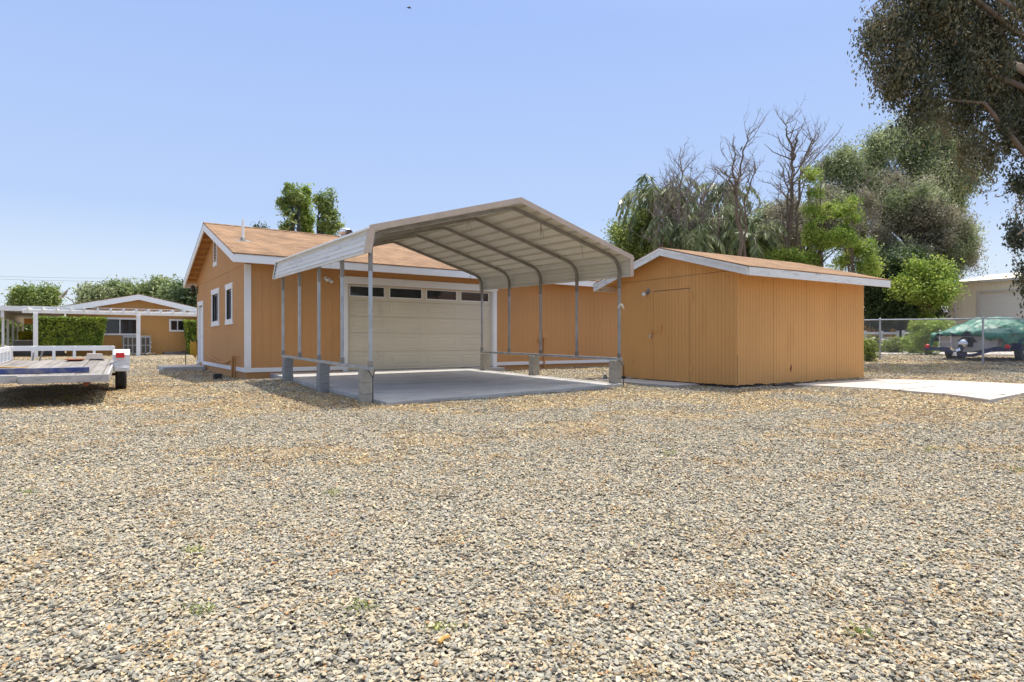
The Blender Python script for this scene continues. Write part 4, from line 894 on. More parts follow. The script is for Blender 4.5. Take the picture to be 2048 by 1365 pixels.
# ================================================================ MAIN HOUSE AND PATIO COVER
HZ = CZ - 0.85
hou = thing('house', 'low orange house with a wide white gable fascia beyond the gravel yard', 'house', tuple(GW(0, 28.7, HZ - 0.1)), GA); hou['_off'] = (0.0, 28.7, HZ - 0.1)
HY = 28.7
px0, px1 = -4.15, 8.0
pkx = -0.46; pkz = CZ + 2.92; ez = CZ + 2.02; sl3 = (pkz - ez) / (pkx + 4.4)
def hr(x): return pkz - sl3 * abs(x - pkx)
rx1 = pkx + (pkx + 4.4)
HW = [(-2.35, -0.55, CZ + 0.47, CZ + 1.35), (1.35, 2.1, CZ + 0.72, CZ + 1.32)]
hw = siding(lambda a, d: (a, HY + d), px0, rx1 - 0.25, HZ - 0.1, lambda a: hr(a) - 0.1, 0.4, 0.012, 0.01, HW, peaks=(pkx,))
hw.build('wall', M['house'], hou)
MB().poly([(px0, HY, HZ - 0.1), (px0, HY + 9, HZ - 0.1), (px0, HY + 9, hr(px0) - .1), (px0, HY, hr(px0) - .1)]).poly([(rx1 - .25, HY, HZ - 0.1), (rx1 - .25, HY + 9, HZ - 0.1), (rx1 - .25, HY + 9, hr(px0) - .1), (rx1 - .25, HY, hr(px0) - .1)]).poly([(px0, HY + 9, HZ), (rx1 - .25, HY + 9, HZ), (rx1 - .25, HY + 9, hr(px0) - .1), (pkx, HY + 9, pkz - .1), (px0, HY + 9, hr(px0) - .1)]).build('wall', M['house'], hou)
rm = MB()
for a, b in ((-4.45, pkx), (pkx, rx1 + 0.05)):
    rm.prism([(a, HY - 0.5, hr(a) + .003), (b, HY - 0.5, hr(b) + .003), (b, HY + 9.4, hr(b) + .003), (a, HY + 9.4, hr(a) + .003)], [(a, HY - 0.5, hr(a) + .04), (b, HY - 0.5, hr(b) + .04), (b, HY + 9.4, hr(b) + .04), (a, HY + 9.4, hr(a) + .04)])
hro = rm.build('roof', M['shingle'], hou)
for a, b in ((-4.4, pkx), (pkx, rx1)):
    MB().prism([(a, HY - 0.52, hr(a) - 0.33), (b, HY - 0.52, hr(b) - 0.33), (b, HY - 0.46, hr(b) - 0.33), (a, HY - 0.46, hr(a) - 0.33)], [(a, HY - 0.52, hr(a)), (b, HY - 0.52, hr(b)), (b, HY - 0.46, hr(b)), (a, HY - 0.46, hr(a))]).build('fascia', M['white'], hou)
    MB().prism([(a, HY - 0.46, hr(a) - 0.05), (b, HY - 0.46, hr(b) - 0.05), (b, HY + 0.0, hr(b) - 0.05), (a, HY + 0.0, hr(a) - 0.05)], [(a, HY - 0.46, hr(a)), (b, HY - 0.46, hr(b)), (b, HY + 0.0, hr(b)), (a, HY + 0.0, hr(a))]).build('soffit', M['soffit'], hou)
for a, b, c, d in HW:
    f = MB(); t_ = 0.11
    f.box(a - t_, a, HY - .04, HY + .0, c - t_, d + t_); f.box(b, b + t_, HY - .04, HY + .0, c - t_, d + t_); f.box(a, b, HY - .04, HY + .0, c - t_, c); f.box(a, b, HY - .04, HY + .0, d, d + t_)
    f.box((a + b) / 2 - 0.025, (a + b) / 2 + 0.025, HY - .02, HY + .05, c, d)
    wo = f.build('window', M['white'], hou); sub(wo, MB().box(a, b, HY + .05, HY + .06, c, d), 'pane', M['glass'])
MB().box(0.9, 3.2, HY - 0.5, HY, HZ - 0.05, HZ + 0.16).build('wood_step', M['deadwood'], hou)
# satellite dish on the roof
p = (-3.75, HY + 0.6)
sd_ = MB().tube([(p[0], p[1], hr(p[0])), (p[0] - 0.1, p[1], hr(p[0]) + 0.28), (p[0] - 0.42, p[1], hr(p[0]) + 0.5)], 0.035, 8).build('dish_mast', M['galvd'], hou)
q = Vector((-0.75, -0.1, 0.55)).normalized().to_track_quat('Z', 'Y'); dm = MB().lathe([(0.02, -0.0), (0.2, 0.03), (0.42, 0.12), (0.42, 0.13), (0.2, 0.042), (0.02, 0.012)], (0, 0, 0), 20)
dm.v = [tuple(q @ Vector(v) + Vector((p[0] - 0.45, p[1], hr(p[0]) + 0.62))) for v in dm.v]
sub(sd_, dm, 'dish', M['galvd'])
ac = thing('air_conditioner', 'grey outdoor air conditioning unit with louvred panels standing by the house wall', 'air conditioner', tuple(GW(-0.5, HY - 0.75, HZ)), GA); ac['_off'] = (-0.5, HY - 0.75, HZ)
ax0, ax1 = -1.35, 0.12
MB().box(ax0, ax1, HY - 1.2, HY - 0.35, HZ, CZ + 0.32).build('cabinet', M['acgrey'], ac, bevel=0.015)
for i in range(2):
    for j in range(6):
        a = ax0 + 0.07 + j * 0.23
        if j == 3: a += 0.0
        MB().box(a, a + 0.17, HY - 1.215, HY - 1.201, HZ + 0.12 + i * 0.5, HZ + 0.55 + i * 0.5).build('grille', M['seam'], ac)
for s_ in (0, 1): MB().box(ax1, ax1 + 0.06, HY - 1.1, HY - 0.9, HZ + 0.45 + s_ * 0.3, HZ + 0.5 + s_ * 0.3).build('service_port', M['white'], ac)
# wood pile at its foot
random.seed(31)
for i in range(9):
    a = -1.7 + i * 0.26; o = MB().tube([(-0.18, random.uniform(-.1, .1), 0.04), (0.2, random.uniform(-.12, .12), 0.06 + random.uniform(0, .12))], 0.045, 7).build('firewood', M['bark'] if i % 3 else M['deadwood'], None)
    pp_ = GW(a, HY - 1.55, HZ - 0.02); o.location = pp_; o.rotation_euler = (0, 0, random.uniform(0, 3)); tag(o, 'piece of firewood in the heap in front of the air conditioner', 'firewood', 'firewood heap by the air conditioner')
# patio cover
PY = 25.1; PZ0 = CZ - 0.93
pc = thing('patio_cover', 'white timber patio cover with rafters and square posts in front of the house', 'patio cover', tuple(GW(-3, PY, PZ0)), GA); pc['_off'] = (-3.0, PY, PZ0)
MB().box(-6.0, 5.4, PY - 0.06, PY + 0.06, CZ + 1.5, CZ + 1.71).build('beam', M['white'], pc, bevel=0.02)
for x_ in (-5.43, -0.7, 4.6): MB().box(x_ - 0.1, x_ + 0.1, PY - 0.1, PY + 0.1, PZ0 - 0.05, CZ + 1.5).build('post', M['white'], pc, bevel=0.008)
for x_ in np.arange(-5.75, 5.4, 0.62):
    MB().box(x_ - 0.03, x_ + 0.03, PY - 0.35, HY - 0.05, CZ + 1.712, CZ + 1.86).build('rafter', M['white'], pc)
for y_ in (PY + 0.1, PY + 2.7): MB().box(-6.0, 5.4, y_, y_ + 0.04, CZ + 1.862, CZ + 1.885).build('purlin', M['white'], pc)
struct(MB().box(-7.5, 6, PY - 0.25, HY + 0.2, HZ - 0.35, HZ - 0.085).build('patio_slab', M['slab'], None, xf=lambda v: GW(v.x, v.y, v.z)))
# covered walk on the left
cw_ = thing('covered_walk', 'flat white roofed walkway with a row of square posts left of the house', 'covered walkway', tuple(GW(-8, 30, CZ - 0.95)), GA); cw_['_off'] = (-8.0, 30.0, CZ - 0.95)
MB().box(-13.5, -4.42, HY - 0.5, HY + 15, CZ + 1.72, CZ + 2.0).build('flat_roof', M['white'], cw_)
MB().box(-7.15, -7.0, HY - 0.4, HY + 14.6, CZ + 1.35, CZ + 1.716).build('beam', M['white'], cw_)
MB().box(-7.0, -4.5, HY + 14.4, HY + 14.55, CZ + 1.3, CZ + 1.716).build('beam', M['soffit'], cw_)
for y_ in (0.1, 2.9, 6.2, 10.0, 14.3): MB().box(-7.14, -7.02, HY + y_ - 0.06, HY + y_ + 0.06, CZ - 1.0, CZ + 1.35).build('post', M['white'], cw_)
MB().box(-7.10, -7.06, HY + 0.1, HY + 14, CZ - 0.95, CZ - 0.62).build('lattice_panel', M['stucco'], cw_)
gwl = thing('garden_wall', 'low grey garden wall behind the patio post', 'wall', tuple(GW(-4, HY + 4, CZ - 0.95)), GA); gwl['_off'] = (-4.0, HY + 4, CZ - 0.95)
MB().box(-6.9, -4.3, HY + 3.9, HY + 4.1, CZ - 0.95, CZ + 0.0).build('wall_body', M['stucco'], gwl); MB().box(-6.92, -4.28, HY + 3.86, HY + 4.14, CZ + 0.0, CZ + 0.06).build('wall_cap', M['white'], gwl)

# ================================================================ LEAVES AND TREES
LM = {
 'olive': leafmat('olive_leaves', [(0.064, 0.109, 0.047), (0.164, 0.226, 0.079), (0.290, 0.344, 0.135), (0.471, 0.508, 0.239)]),
 'grey': leafmat('grey_green_leaves', [(0.097, 0.121, 0.061), (0.211, 0.252, 0.115), (0.369, 0.411, 0.196), (0.581, 0.615, 0.338)]),
 'taupe': leafmat('dry_taupe_leaves', [(0.122, 0.111, 0.069), (0.257, 0.228, 0.149), (0.393, 0.359, 0.243), (0.570, 0.531, 0.386)]),
 'near': leafmat('near_tree_leaves', [(0.033, 0.043, 0.024), (0.066, 0.076, 0.038), (0.106, 0.112, 0.060), (0.155, 0.151, 0.081), (0.261, 0.224, 0.128), (0.285, 0.168, 0.068)], 0.25),
 'dark': leafmat('dark_green_leaves', [(0.021, 0.045, 0.017), (0.054, 0.091, 0.026), (0.109, 0.152, 0.039)], 0.25),
 'bright': leafmat('bright_green_leaves', [(0.095, 0.174, 0.022), (0.216, 0.322, 0.045), (0.378, 0.471, 0.090), (0.568, 0.569, 0.124)], 0.45),
 'mid': leafmat('mid_green_leaves', [(0.062, 0.117, 0.029), (0.167, 0.236, 0.051), (0.312, 0.380, 0.102), (0.521, 0.544, 0.174)]),
 'hedge': leafmat('hedge_leaves', [(0.049, 0.092, 0.016), (0.151, 0.233, 0.033), (0.316, 0.400, 0.049), (0.550, 0.600, 0.083)], 0.3),
 'yellow': leafmat('yellow_green_leaves', [(0.362, 0.348, 0.029), (0.652, 0.609, 0.043), (0.800, 0.797, 0.087)], 0.4),
 'purple': leafmat('purple_leaves', [(0.072, 0.029, 0.043), (0.174, 0.072, 0.116), (0.290, 0.145, 0.189)], 0.3),
 'palm': leafmat('palm_fronds', [(0.050, 0.080, 0.028), (0.133, 0.176, 0.065), (0.244, 0.277, 0.121), (0.386, 0.404, 0.203)], 0.3, 0.4),
 'weed': leafmat('weed_leaves', [(0.087, 0.145, 0.029), (0.261, 0.319, 0.072), (0.507, 0.507, 0.131)], 0.3),
 'straw': leafmat('dry_straw', [(0.169, 0.095, 0.035), (0.382, 0.226, 0.080), (0.551, 0.405, 0.179), (0.585, 0.609, 0.339)], 0.1),
}
def quads_obj(name, P, A, B, tone, m, parent=None, off=(0, 0, 0)):
    """P centres, A and B half axes; one rhombus per leaf"""
    n = len(P); co = np.empty((n, 4, 3)); co[:, 0] = P - A; co[:, 1] = P - B; co[:, 2] = P + A; co[:, 3] = P + B
    co = co.reshape(-1, 3) - np.array(off)
    me = bpy.data.meshes.new(name); npmesh(me, co, np.arange(n * 4).reshape(n, 4))
    at = me.attributes.new('tone', 'FLOAT', 'FACE'); at.data.foreach_set('value', tone.astype(np.float32))
    me.materials.append(m); o = bpy.data.objects.new(name, me); C.objects.link(o)
    if parent is not None: o.parent = parent
    return o
def unit(v): return v / np.maximum(np.linalg.norm(v, axis=-1, keepdims=True), 1e-9)
def crown_points(rng, blobs, n, nsub, cr, droop=0.0, fill=2.4):
    """clumped points in a set of ellipsoids; returns points, tones and the clump centres"""
    b = np.array(blobs, float); wgt = (b[:, 3] * b[:, 4] * b[:, 5]) ** (2 / 3); wgt /= wgt.sum()
    k = rng.choice(len(b), nsub, p=wgt); d = unit(rng.normal(size=(nsub, 3))); r = rng.random(nsub) ** (1 / fill)
    r = r * np.where(rng.random(nsub) < 0.25, rng.uniform(1.0, 1.22, nsub), rng.uniform(0.8, 1.03, nsub)); S = b[k, :3] + d * r[:, None] * b[k, 3:6]
    st = rng.random(nsub); sc = rng.uniform(0.4, 1.0, nsub) ** 1.5 * 1.7
    j = rng.integers(0, nsub, n); g = np.clip(rng.normal(size=(n, 3)), -1.9, 1.9) * cr * sc[j][:, None]
    g[:, 2] *= (1 + droop); g[:, 2] -= np.abs(rng.normal(size=n)) * cr * droop
    return S[j] + g, 0.6 * st[j] + 0.4 * rng.random(n), S
def leaf_obj(name, rng, P, tone, L, Wd, m, parent, off, hang=0.0):
    n = len(P); a = unit(rng.normal(size=(n, 3)) + np.array([0, 0, -hang])); t = unit(np.cross(a, rng.normal(size=(n, 3))))
    s = rng.uniform(0.6, 1.3, n)[:, None]
    return quads_obj(name, P, a * L / 2 * s, t * Wd / 2 * s, tone, m, parent, off)
def limb_mesh(rng, base, S, rad, nl, trunk_top, lean=0.0, side=5):
    """trunk and limbs reaching to a sample of the clump centres"""
    mb = MB(); base = Vector(base); top = Vector(trunk_top); N_ = 7; tp = []
    for i in range(N_ + 1):
        t = i / N_; p = base.lerp(top, t) + Vector((rng.normal() * rad * 0.6 * t, rng.normal() * rad * 0.6 * t, 0)); tp.append(p)
    mb.tube(tp, [rad * (1.25 if i == 0 else 1 - 0.65 * i / N_) for i in range(N_ + 1)], 8)
    idx = rng.choice(len(S), min(nl, len(S)), replace=False)
    for i in idx:
        e = Vector(S[i]); f = min(0.97, max(0.25, (e.z - base.z) / max(0.1, top.z - base.z) * rng.uniform(0.35, 0.75)))
        s = tp[0].lerp(tp[-1], f); k = int(f * N_); s = tp[k].lerp(tp[min(N_, k + 1)], f * N_ - k)
        m = s.lerp(e, 0.5) + Vector((0, 0, (e - s).length * rng.uniform(0.0, 0.18))); r0 = rad * (1 - 0.65 * f) * rng.uniform(0.3, 0.6)
        q = [s, s.lerp(m, 0.5) + Vector((rng.normal() * .05, rng.normal() * .05, 0)) * (e - s).length * .5, m, m.lerp(e, 0.5) + Vector((rng.normal(), rng.normal(), rng.normal())) * .04 * (e - s).length, e]
        mb.tube(q, [r0, r0 * .75, r0 * .5, r0 * .3, r0 * .08], side, False)
    return mb
def lumps(rng, blobs):
    """each ellipsoid of a crown becomes a heap of smaller ones, so that the outline is billowy"""
    out = []
    for b in blobs:
        b = np.array(b); out.append(tuple(np.concatenate([b[:3], b[3:] * 0.6])))
        for _ in range(7):
            d = unit(rng.normal(size=3)); f = rng.uniform(0.24, 0.46); out.append(tuple(np.concatenate([b[:3] + d * b[3:] * rng.uniform(0.5, 0.95), b[3:] * f])))
    return out
def tree(name, label, cat, base, blobs, n, nsub, cr, L, Wd, lm, bark='bark', rad=0.2, nl=30, seed=1, group=None, droop=0.0, hang=0.0, top=None, fill=2.4, extra=None):
    rng = np.random.default_rng(seed); base = Vector(base); blobs = lumps(rng, blobs)
    if extra: extra = (lumps(rng, extra[0]),) + tuple(extra[1:])
    t = wthing(name, label, cat, tuple(base), group)
    P, tone, S = crown_points(rng, blobs, n, nsub, cr, droop, fill)
    leaf_obj('crown', rng, P, tone, L, Wd, LM[lm], t, tuple(base), hang)
    if extra:                    # a second, differently coloured share of the foliage
        bl2, n2, ns2, lm2 = extra; P2, t2, _ = crown_points(rng, bl2, n2, ns2, cr, droop, fill)
        leaf_obj('crown', rng, P2, t2, L, Wd, LM[lm2], t, tuple(base), hang)
    if top is None:
        b = np.array(blobs); top = (b[:, 0].mean(), b[:, 1].mean(), b[:, 2].max())
    limb_mesh(rng, base, S, rad, nl, top).build('trunk', M[bark], t, smooth=True)
    return t
def BL(px, py, d, rpx, rpy, dep=None):
    p = W(px, py, d); rx = rpx / FPX * d; rz_ = rpy / FPX * d
    return (p.x, p.y, p.z, rx, dep if dep else (rx + rz_) / 2, rz_)
def base_at(px, d): x = (px - 1024) / FPX * d; return (x, d, gz1(x, d) - 0.05)

# big near tree on the right
D = 21.0
tree('eucalyptus_tree', 'large dark drooping tree reaching into the upper right of the view', 'tree', base_at(2290, D), [BL(1850, 20, D, 105, 70), BL(1775, 60, D, 60, 45), BL(1755, 145, D, 42, 22), BL(1800, 150, D, 60, 45), BL(1900, 120, D, 95, 80), BL(1990, 80, D, 90, 100), BL(1880, 205, D, 75, 38), BL(1985, 215, D, 80, 75), BL(1960, 285, D, 50, 40), BL(1985, 320, D, 20, 36), BL(2050, 260, D, 35, 45), BL(2048, 350, D, 16, 40), BL(2032, 465, D, 24, 28), BL(2080, 530, D, 25, 60),
     BL(1950, -60, D, 190, 80), BL(2150, 100, D, 130, 200), BL(2200, -150, D, 260, 120), BL(2350, 150, D, 160, 160), BL(2140, 330, D, 90, 120)],
     200000, 950, 0.20, 0.15, 0.055, 'near', 'bark', 0.55, 45, 3, droop=0.9, hang=1.6, top=W(2240, -250, D), fill=2.0)
lb = MB()
for a, b, c, r0 in (((2240, 260), (2010, 120), (1995, -20), 0.10), ((2240, 200), (1915, 95), (1868, -10), 0.09), ((2240, 420), (2100, 420), (2035, 470), 0.06)):
    lb.tube([W(*a, D + .3), W(*b, D - .2).lerp(W(*a, D), 0.35), W(*b, D - .2), W(*b, D - .2).lerp(W(*c, D - .3), 0.55), W(*c, D - .3)], [r0 * 1.6, r0 * 1.4, r0, r0 * .9, r0 * .6], 7)
o = lb.build('limb', M['palebark'], bpy.data.objects['eucalyptus_tree'], smooth=True)

D = 52
tree('eucalyptus_tree', 'tallest grey green tree of the row behind the shed, topped by several rounded crowns', 'tree', base_at(1850, D), [BL(1685, 330, D, 42, 50), BL(1700, 395, D, 62, 55), BL(1755, 305, D, 38, 55), BL(1795, 300, D, 35, 48), BL(1835, 280, D, 38, 60), BL(1885, 300, D, 48, 60), BL(1915, 360, D, 40, 60), BL(1850, 370, D, 60, 55), BL(1905, 430, D, 42, 55), BL(1780, 370, D, 55, 50), BL(1860, 250, D, 25, 22)],
     130000, 460, 0.34, 0.24, 0.09, 'grey', 'bark', 0.45, 70, 5, droop=0.5, hang=0.8, fill=2.0)
D = 44
tree('pepper_tree', 'wide taupe grey tree in front of the tallest eucalyptus', 'tree', base_at(1845, D), [BL(1820, 420, D, 65, 55), BL(1775, 440, D, 45, 50), BL(1870, 450, D, 60, 55), BL(1910, 500, D, 42, 50), BL(1840, 520, D, 80, 60), BL(1770, 510, D, 45, 55), BL(1878, 552, D, 30, 34), BL(1790, 380, D, 22, 26), BL(1735, 400, D, 16, 24), BL(1845, 372, D, 14, 22), BL(1935, 470, D, 16, 22)],
     80000, 420, 0.28, 0.20, 0.06, 'taupe', 'bark', 0.4, 80, 7, droop=0.4, hang=0.5, fill=1.9, extra=([BL(1780, 520, D - 1, 60, 50), BL(1900, 490, D - 1, 45, 60), BL(1830, 400, D - 1, 60, 40), BL(1860, 560, D - 1, 40, 35)], 42000, 260, 'grey'))
D = 40
tree('broad_shade_tree', 'dark green low spreading tree between the shed and the metal building', 'tree', base_at(1805, D), [BL(1790, 600, D, 68, 45), BL(1850, 580, D, 55, 45), BL(1750, 565, D, 40, 45), BL(1768, 612, D, 45, 20), BL(1845, 628, D, 38, 26), BL(1800, 540, D, 55, 35), BL(1880, 560, D, 30, 28)],
     66000, 330, 0.28, 0.19, 0.085, 'dark', 'darkbark', 0.42, 50, 9, fill=1.8, top=W(1808, 590, D), extra=([BL(1845, 545, D - 1.5, 42, 30), BL(1875, 575, D - 2, 30, 25), BL(1815, 575, D - 2, 25, 18), BL(1880, 545, D - 1, 22, 18)], 13000, 150, 'bright'))
D = 47
tree('brushy_tree', 'brownish olive tree behind the bare trunks near the middle of the row', 'tree', base_at(1585, D), [BL(1570, 430, D, 38, 45), BL(1600, 470, D, 50, 45), BL(1555, 480, D, 45, 40), BL(1640, 440, D, 35, 50), BL(1660, 400, D, 28, 38), BL(1690, 460, D, 40, 45)],
     56000, 260, 0.32, 0.21, 0.07, 'taupe', 'bark', 0.3, 60, 11, fill=1.8, extra=([BL(1650, 430, D, 50, 50), BL(1680, 480, D, 50, 40)], 14000, 200, 'olive'))
D = 58
tree('hazy_tree', 'soft grey green tree seen low between the dead trees and the palm', 'tree', base_at(1520, D), [BL(1510, 450, D, 25, 30), BL(1535, 430, D, 22, 22), BL(1525, 480, D, 40, 35), BL(1560, 500, D, 40, 25)],
     14000, 170, 0.4, 0.3, 0.11, 'grey', 'bark', 0.25, 30, 13, fill=2.0)
# slender light green saplings
for i, (px, top_, d, lab, blobs) in enumerate((
    (1640, 330, 36, 'tall slender light green tree rising beside the bare forked tree', [(1628, 352, 26, 12), (1625, 392, 24, 16), (1640, 420, 28, 20), (1620, 470, 26, 30), (1655, 480, 26, 22), (1630, 520, 32, 18)]),
    (1705, 400, 35, 'yellow green feathery tree just left of the taupe tree', [(1705, 405, 10, 10), (1680, 420, 20, 10), (1712, 440, 18, 20), (1690, 470, 30, 22), (1725, 490, 25, 25), (1700, 525, 36, 18), (1740, 530, 18, 20)]),
    (1860, 525, 38.5, 'bright green young tree by the corner of the beige metal building', [(1868, 532, 12, 6), (1885, 552, 16, 10), (1850, 562, 22, 13), (1905, 545, 9, 5), (1835, 592, 18, 12), (1872, 600, 18, 14), (1858, 632, 14, 14)]),
    (1575, 500, 37, 'small bright green tree peeping over the shed roof ridge', [(1555, 510, 20, 10), (1590, 515, 22, 12), (1570, 530, 25, 10)]),
    )):
    tree('slender_tree', lab, 'tree', base_at(px, d), [BL(a, b, d, c, e) for a, b, c, e in blobs], 4200 + 1000 * len(blobs), 30 + 8 * len(blobs), 0.17, 0.16, 0.06, 'bright', 'bark', 0.08, 40, 20 + i, 'slender green trees behind the shed', fill=1.6, top=W(px, top_, d))
# green bush left end of the row
D = 44
tree('leafy_tree', 'glossy green leafy tree at the left end of the row beside the carport roof', 'tree', base_at(1270, D), [BL(1255, 470, D, 28, 26), BL(1285, 440, D, 28, 30), BL(1270, 500, D, 40, 28), BL(1310, 470, D, 34, 34), BL(1330, 505, D, 40, 25), BL(1245, 500, D, 18, 18)],
     30000, 230, 0.3, 0.2, 0.09, 'mid', 'bark', 0.22, 40, 31, fill=1.8)
D = 46
tree('leafy_tree', 'dense olive green tree filling the gap behind the dead trunks', 'tree', base_at(1400, D), [BL(1380, 450, D, 38, 40), BL(1420, 480, D, 50, 35), BL(1350, 490, D, 40, 30), BL(1460, 500, D, 40, 28), BL(1500, 510, D, 36, 20)],
     36000, 260, 0.33, 0.21, 0.08, 'olive', 'bark', 0.25, 40, 33, fill=1.7)

# palms
def palm(label, px, d, ytop, nfr, fl, seed):
    rng = np.random.default_rng(seed); base = Vector(base_at(px, d)); t = wthing('palm_tree', label, 'palm tree', tuple(base), 'palm trees behind the shed')
    top = W(px, ytop, d)
    MB().tube([base, base.lerp(top, 0.5) + Vector((.1, 0, 0)), top], [0.26, 0.2, 0.17], 10).build('trunk', M['deadwood'], t, smooth=True)
    Ps, As, Bs, Ts = [], [], [], []; st = MB()
    for i in range(nfr):
        az = rng.uniform(0, 2 * math.pi); el = rng.uniform(-0.1, 1.2); dirh = np.array([math.cos(az), math.sin(az), 0]); ln = fl * rng.uniform(0.75, 1.1)
        p = np.array(top); pts = []; v = dirh * math.cos(el) + np.array([0, 0, math.sin(el)]); tn = rng.random()
        for k in range(15):
            pts.append(p.copy()); v = unit(v + np.array([0, 0, -0.13 - 0.012 * k])); p = p + v * ln / 14
            if k > 1:
                for sgn in (-1, 1):
                    for q in range(3):
                        sd = np.cross(v, [0, 0, 1]); sd = unit(sd) * sgn
                        a = unit(sd * 0.55 + v * 0.35 + np.array([0, 0, -0.85 + rng.normal() * .25]) + rng.normal(size=3) * .15) * (0.33 * (1 - abs(k / 14 - .45)) + .1) * fl / 3
                        Ps.append(p - v * ln / 14 * q / 3 + a); As.append(a); Bs.append(np.cross(a, rng.normal(size=3)) / max(np.linalg.norm(a), 1e-6) * 0.035); Ts.append(0.6 * tn + 0.4 * rng.random())
        st.tube([tuple(q) for q in pts], [0.03 * (1 - k / 16) for k in range(15)], 4, False)
    quads_obj('fronds', np.array(Ps), np.array(As), np.array(Bs), np.array(Ts), LM['palm'], t, tuple(base))
    st.build('frond_stems', M['deadwood'], t)
palm('tall drooping palm, leftmost of the palms behind the shed', 1312, 41, 395, 34, 3.4, 41)
palm('shaggy palm directly behind the shed roof peak', 1345, 39, 455, 30, 2.6, 42)
palm('palm with long fronds between the two groups of dead trunks', 1432, 40, 440, 36, 3.2, 43)
palm('tallest narrow palm, thin drooping fronds against the sky left of the forked dead tree', 1452, 44, 385, 20, 2.8, 44)
palm('lowest palm, its bright fronds just over the shed roof right of the forked dead tree', 1505, 38, 478, 34, 2.6, 45)
palm('wide palm behind the shed roof left of the forked dead tree', 1395, 38, 480, 30, 2.6, 46)

# bare dead trees
def dead_tree(label, base, stems, seed, bark='deadwood', nb=16, sprd=1.0):
    """stems: lists of world points from the foot up; fine branches grow off them"""
    rng = random.Random(seed); t = wthing('dead_tree', label, 'dead tree', tuple(base), 'bare dead trees behind the shed'); tr = MB(); tw = MB()
    def twig(p, d, ln, r, dep):
        n = 5; q = [p.copy()]; v = d.normalized()
        for i in range(n):
            v = (v + Vector((rng.gauss(0, .16), rng.gauss(0, .16), rng.gauss(0.05, .13)))).normalized(); q.append(q[-1] + v * ln / n)
        tw.tube(q, [r * (1 - 0.8 * i / n) for i in range(n + 1)], 4 if dep < 2 else 3, False)
        if dep < 3:
            for i in range(1, n + 1):
                for _ in range(1):
                    if rng.random() < 0.62:
                        w_ = (v + Vector((rng.gauss(0, .6), rng.gauss(0, .5), rng.gauss(0.15, .45)))).normalized(); twig(q[i], w_, ln * rng.uniform(.35, .6), r * .55, dep + 1)
    for s, r0 in stems:
        # refine the stem
        q = []
        for a, b in zip(s[:-1], s[1:]):
            for k in range(4): q.append(a.lerp(b, k / 4) + Vector((rng.gauss(0, .05), rng.gauss(0, .05), 0)))
        q.append(s[-1]); n = len(q)
        tr.tube(q, [r0 * .8 * (1 - 0.85 * i / (n - 1)) for i in range(n)], 7)
        H = (s[-1] - s[0]).length
        for _ in range(int(nb * 0.9)):
            f = rng.uniform(0.3, 1.0); i = min(n - 2, int(f * (n - 1))); p = q[i].lerp(q[i + 1], rng.random()); az = rng.uniform(0, 6.28); up = rng.uniform(0.3, 1.3)
            twig(p, Vector((math.cos(az) * sprd, math.sin(az) * sprd, up)), H * rng.uniform(0.11, 0.21) * (1.25 - f * 0.75), r0 * (1 - .85 * f) * .38 + .010, 1)
    tr.build('trunk', M[bark], t, smooth=True); tw.build('twigs', M['deadwood'], t)
def ST(d, r, *pts): return ([W(x, y, d) for x, y in pts], r)
D = 38
dead_tree('tall bare dead tree with a narrow spire top, left group behind the shed peak', base_at(1358, D), [ST(D, .16, (1358, 690), (1356, 520), (1355, 440), (1363, 370), (1362, 295)), ST(D + .6, .1, (1356, 560), (1350, 470), (1350, 400), (1357, 330)), ST(D - .6, .09, (1360, 560), (1368, 450), (1378, 380), (1384, 335))], 51, nb=24)
dead_tree('leaning bare dead tree left of the spire shaped one', base_at(1322, D), [ST(D, .12, (1322, 690), (1320, 520), (1318, 430), (1330, 380), (1350, 355)), ST(D, .08, (1322, 560), (1314, 440), (1317, 370)), ST(D, .08, (1322, 540), (1328, 440), (1344, 385), (1352, 345))], 52, nb=20)
dead_tree('low bare dead tree arching between the two tall dead groups', base_at(1410, D), [ST(D, .12, (1410, 690), (1406, 520), (1405, 420), (1415, 380), (1440, 345)), ST(D, .08, (1410, 560), (1402, 460), (1402, 400), (1375, 380)), ST(D, .09, (1440, 690), (1434, 480), (1438, 400), (1460, 360))], 53, nb=18)
D = 35
dead_tree('forked bare dead tree with a bird, tallest of the middle group', base_at(1484, D), [ST(D, .17, (1486, 690), (1483, 510), (1474, 420), (1472, 380), (1480, 340), (1492, 290), (1500, 257)), ST(D, .1, (1472, 385), (1467, 340), (1468, 275)), ST(D, .1, (1472, 380), (1458, 355), (1432, 335)), ST(D + .4, .11, (1488, 600), (1490, 480), (1492, 400), (1508, 350), (1512, 335)), ST(D, .08, (1482, 500), (1478, 420), (1455, 365), (1425, 340))], 54, 'bark', nb=20)
D = 37
dead_tree('thick bare dead tree with many upright branches, tallest on the right', base_at(1590, D), [ST(D, .2, (1572, 690), (1570, 520), (1584, 430), (1586, 340), (1584, 300), (1574, 262), (1573, 246)), ST(D, .12, (1586, 320), (1592, 290), (1597, 262)), ST(D + .5, .15, (1585, 690), (1588, 500), (1598, 400), (1603, 330), (1622, 290), (1632, 275)), ST(D, .1, (1580, 470), (1574, 380), (1560, 325)), ST(D, .08, (1575, 520), (1566, 430), (1555, 370))], 55, 'bark', nb=26)
D = 36
dead_tree('small grey bare tree in front of the taupe tree', base_at(1720, D), [ST(D, .1, (1722, 690), (1718, 500), (1716, 420), (1725, 385), (1735, 360)), ST(D, .07, (1720, 560), (1735, 470), (1752, 420)), ST(D, .06, (1700, 620), (1680, 520), (1712, 440))], 56, nb=16)
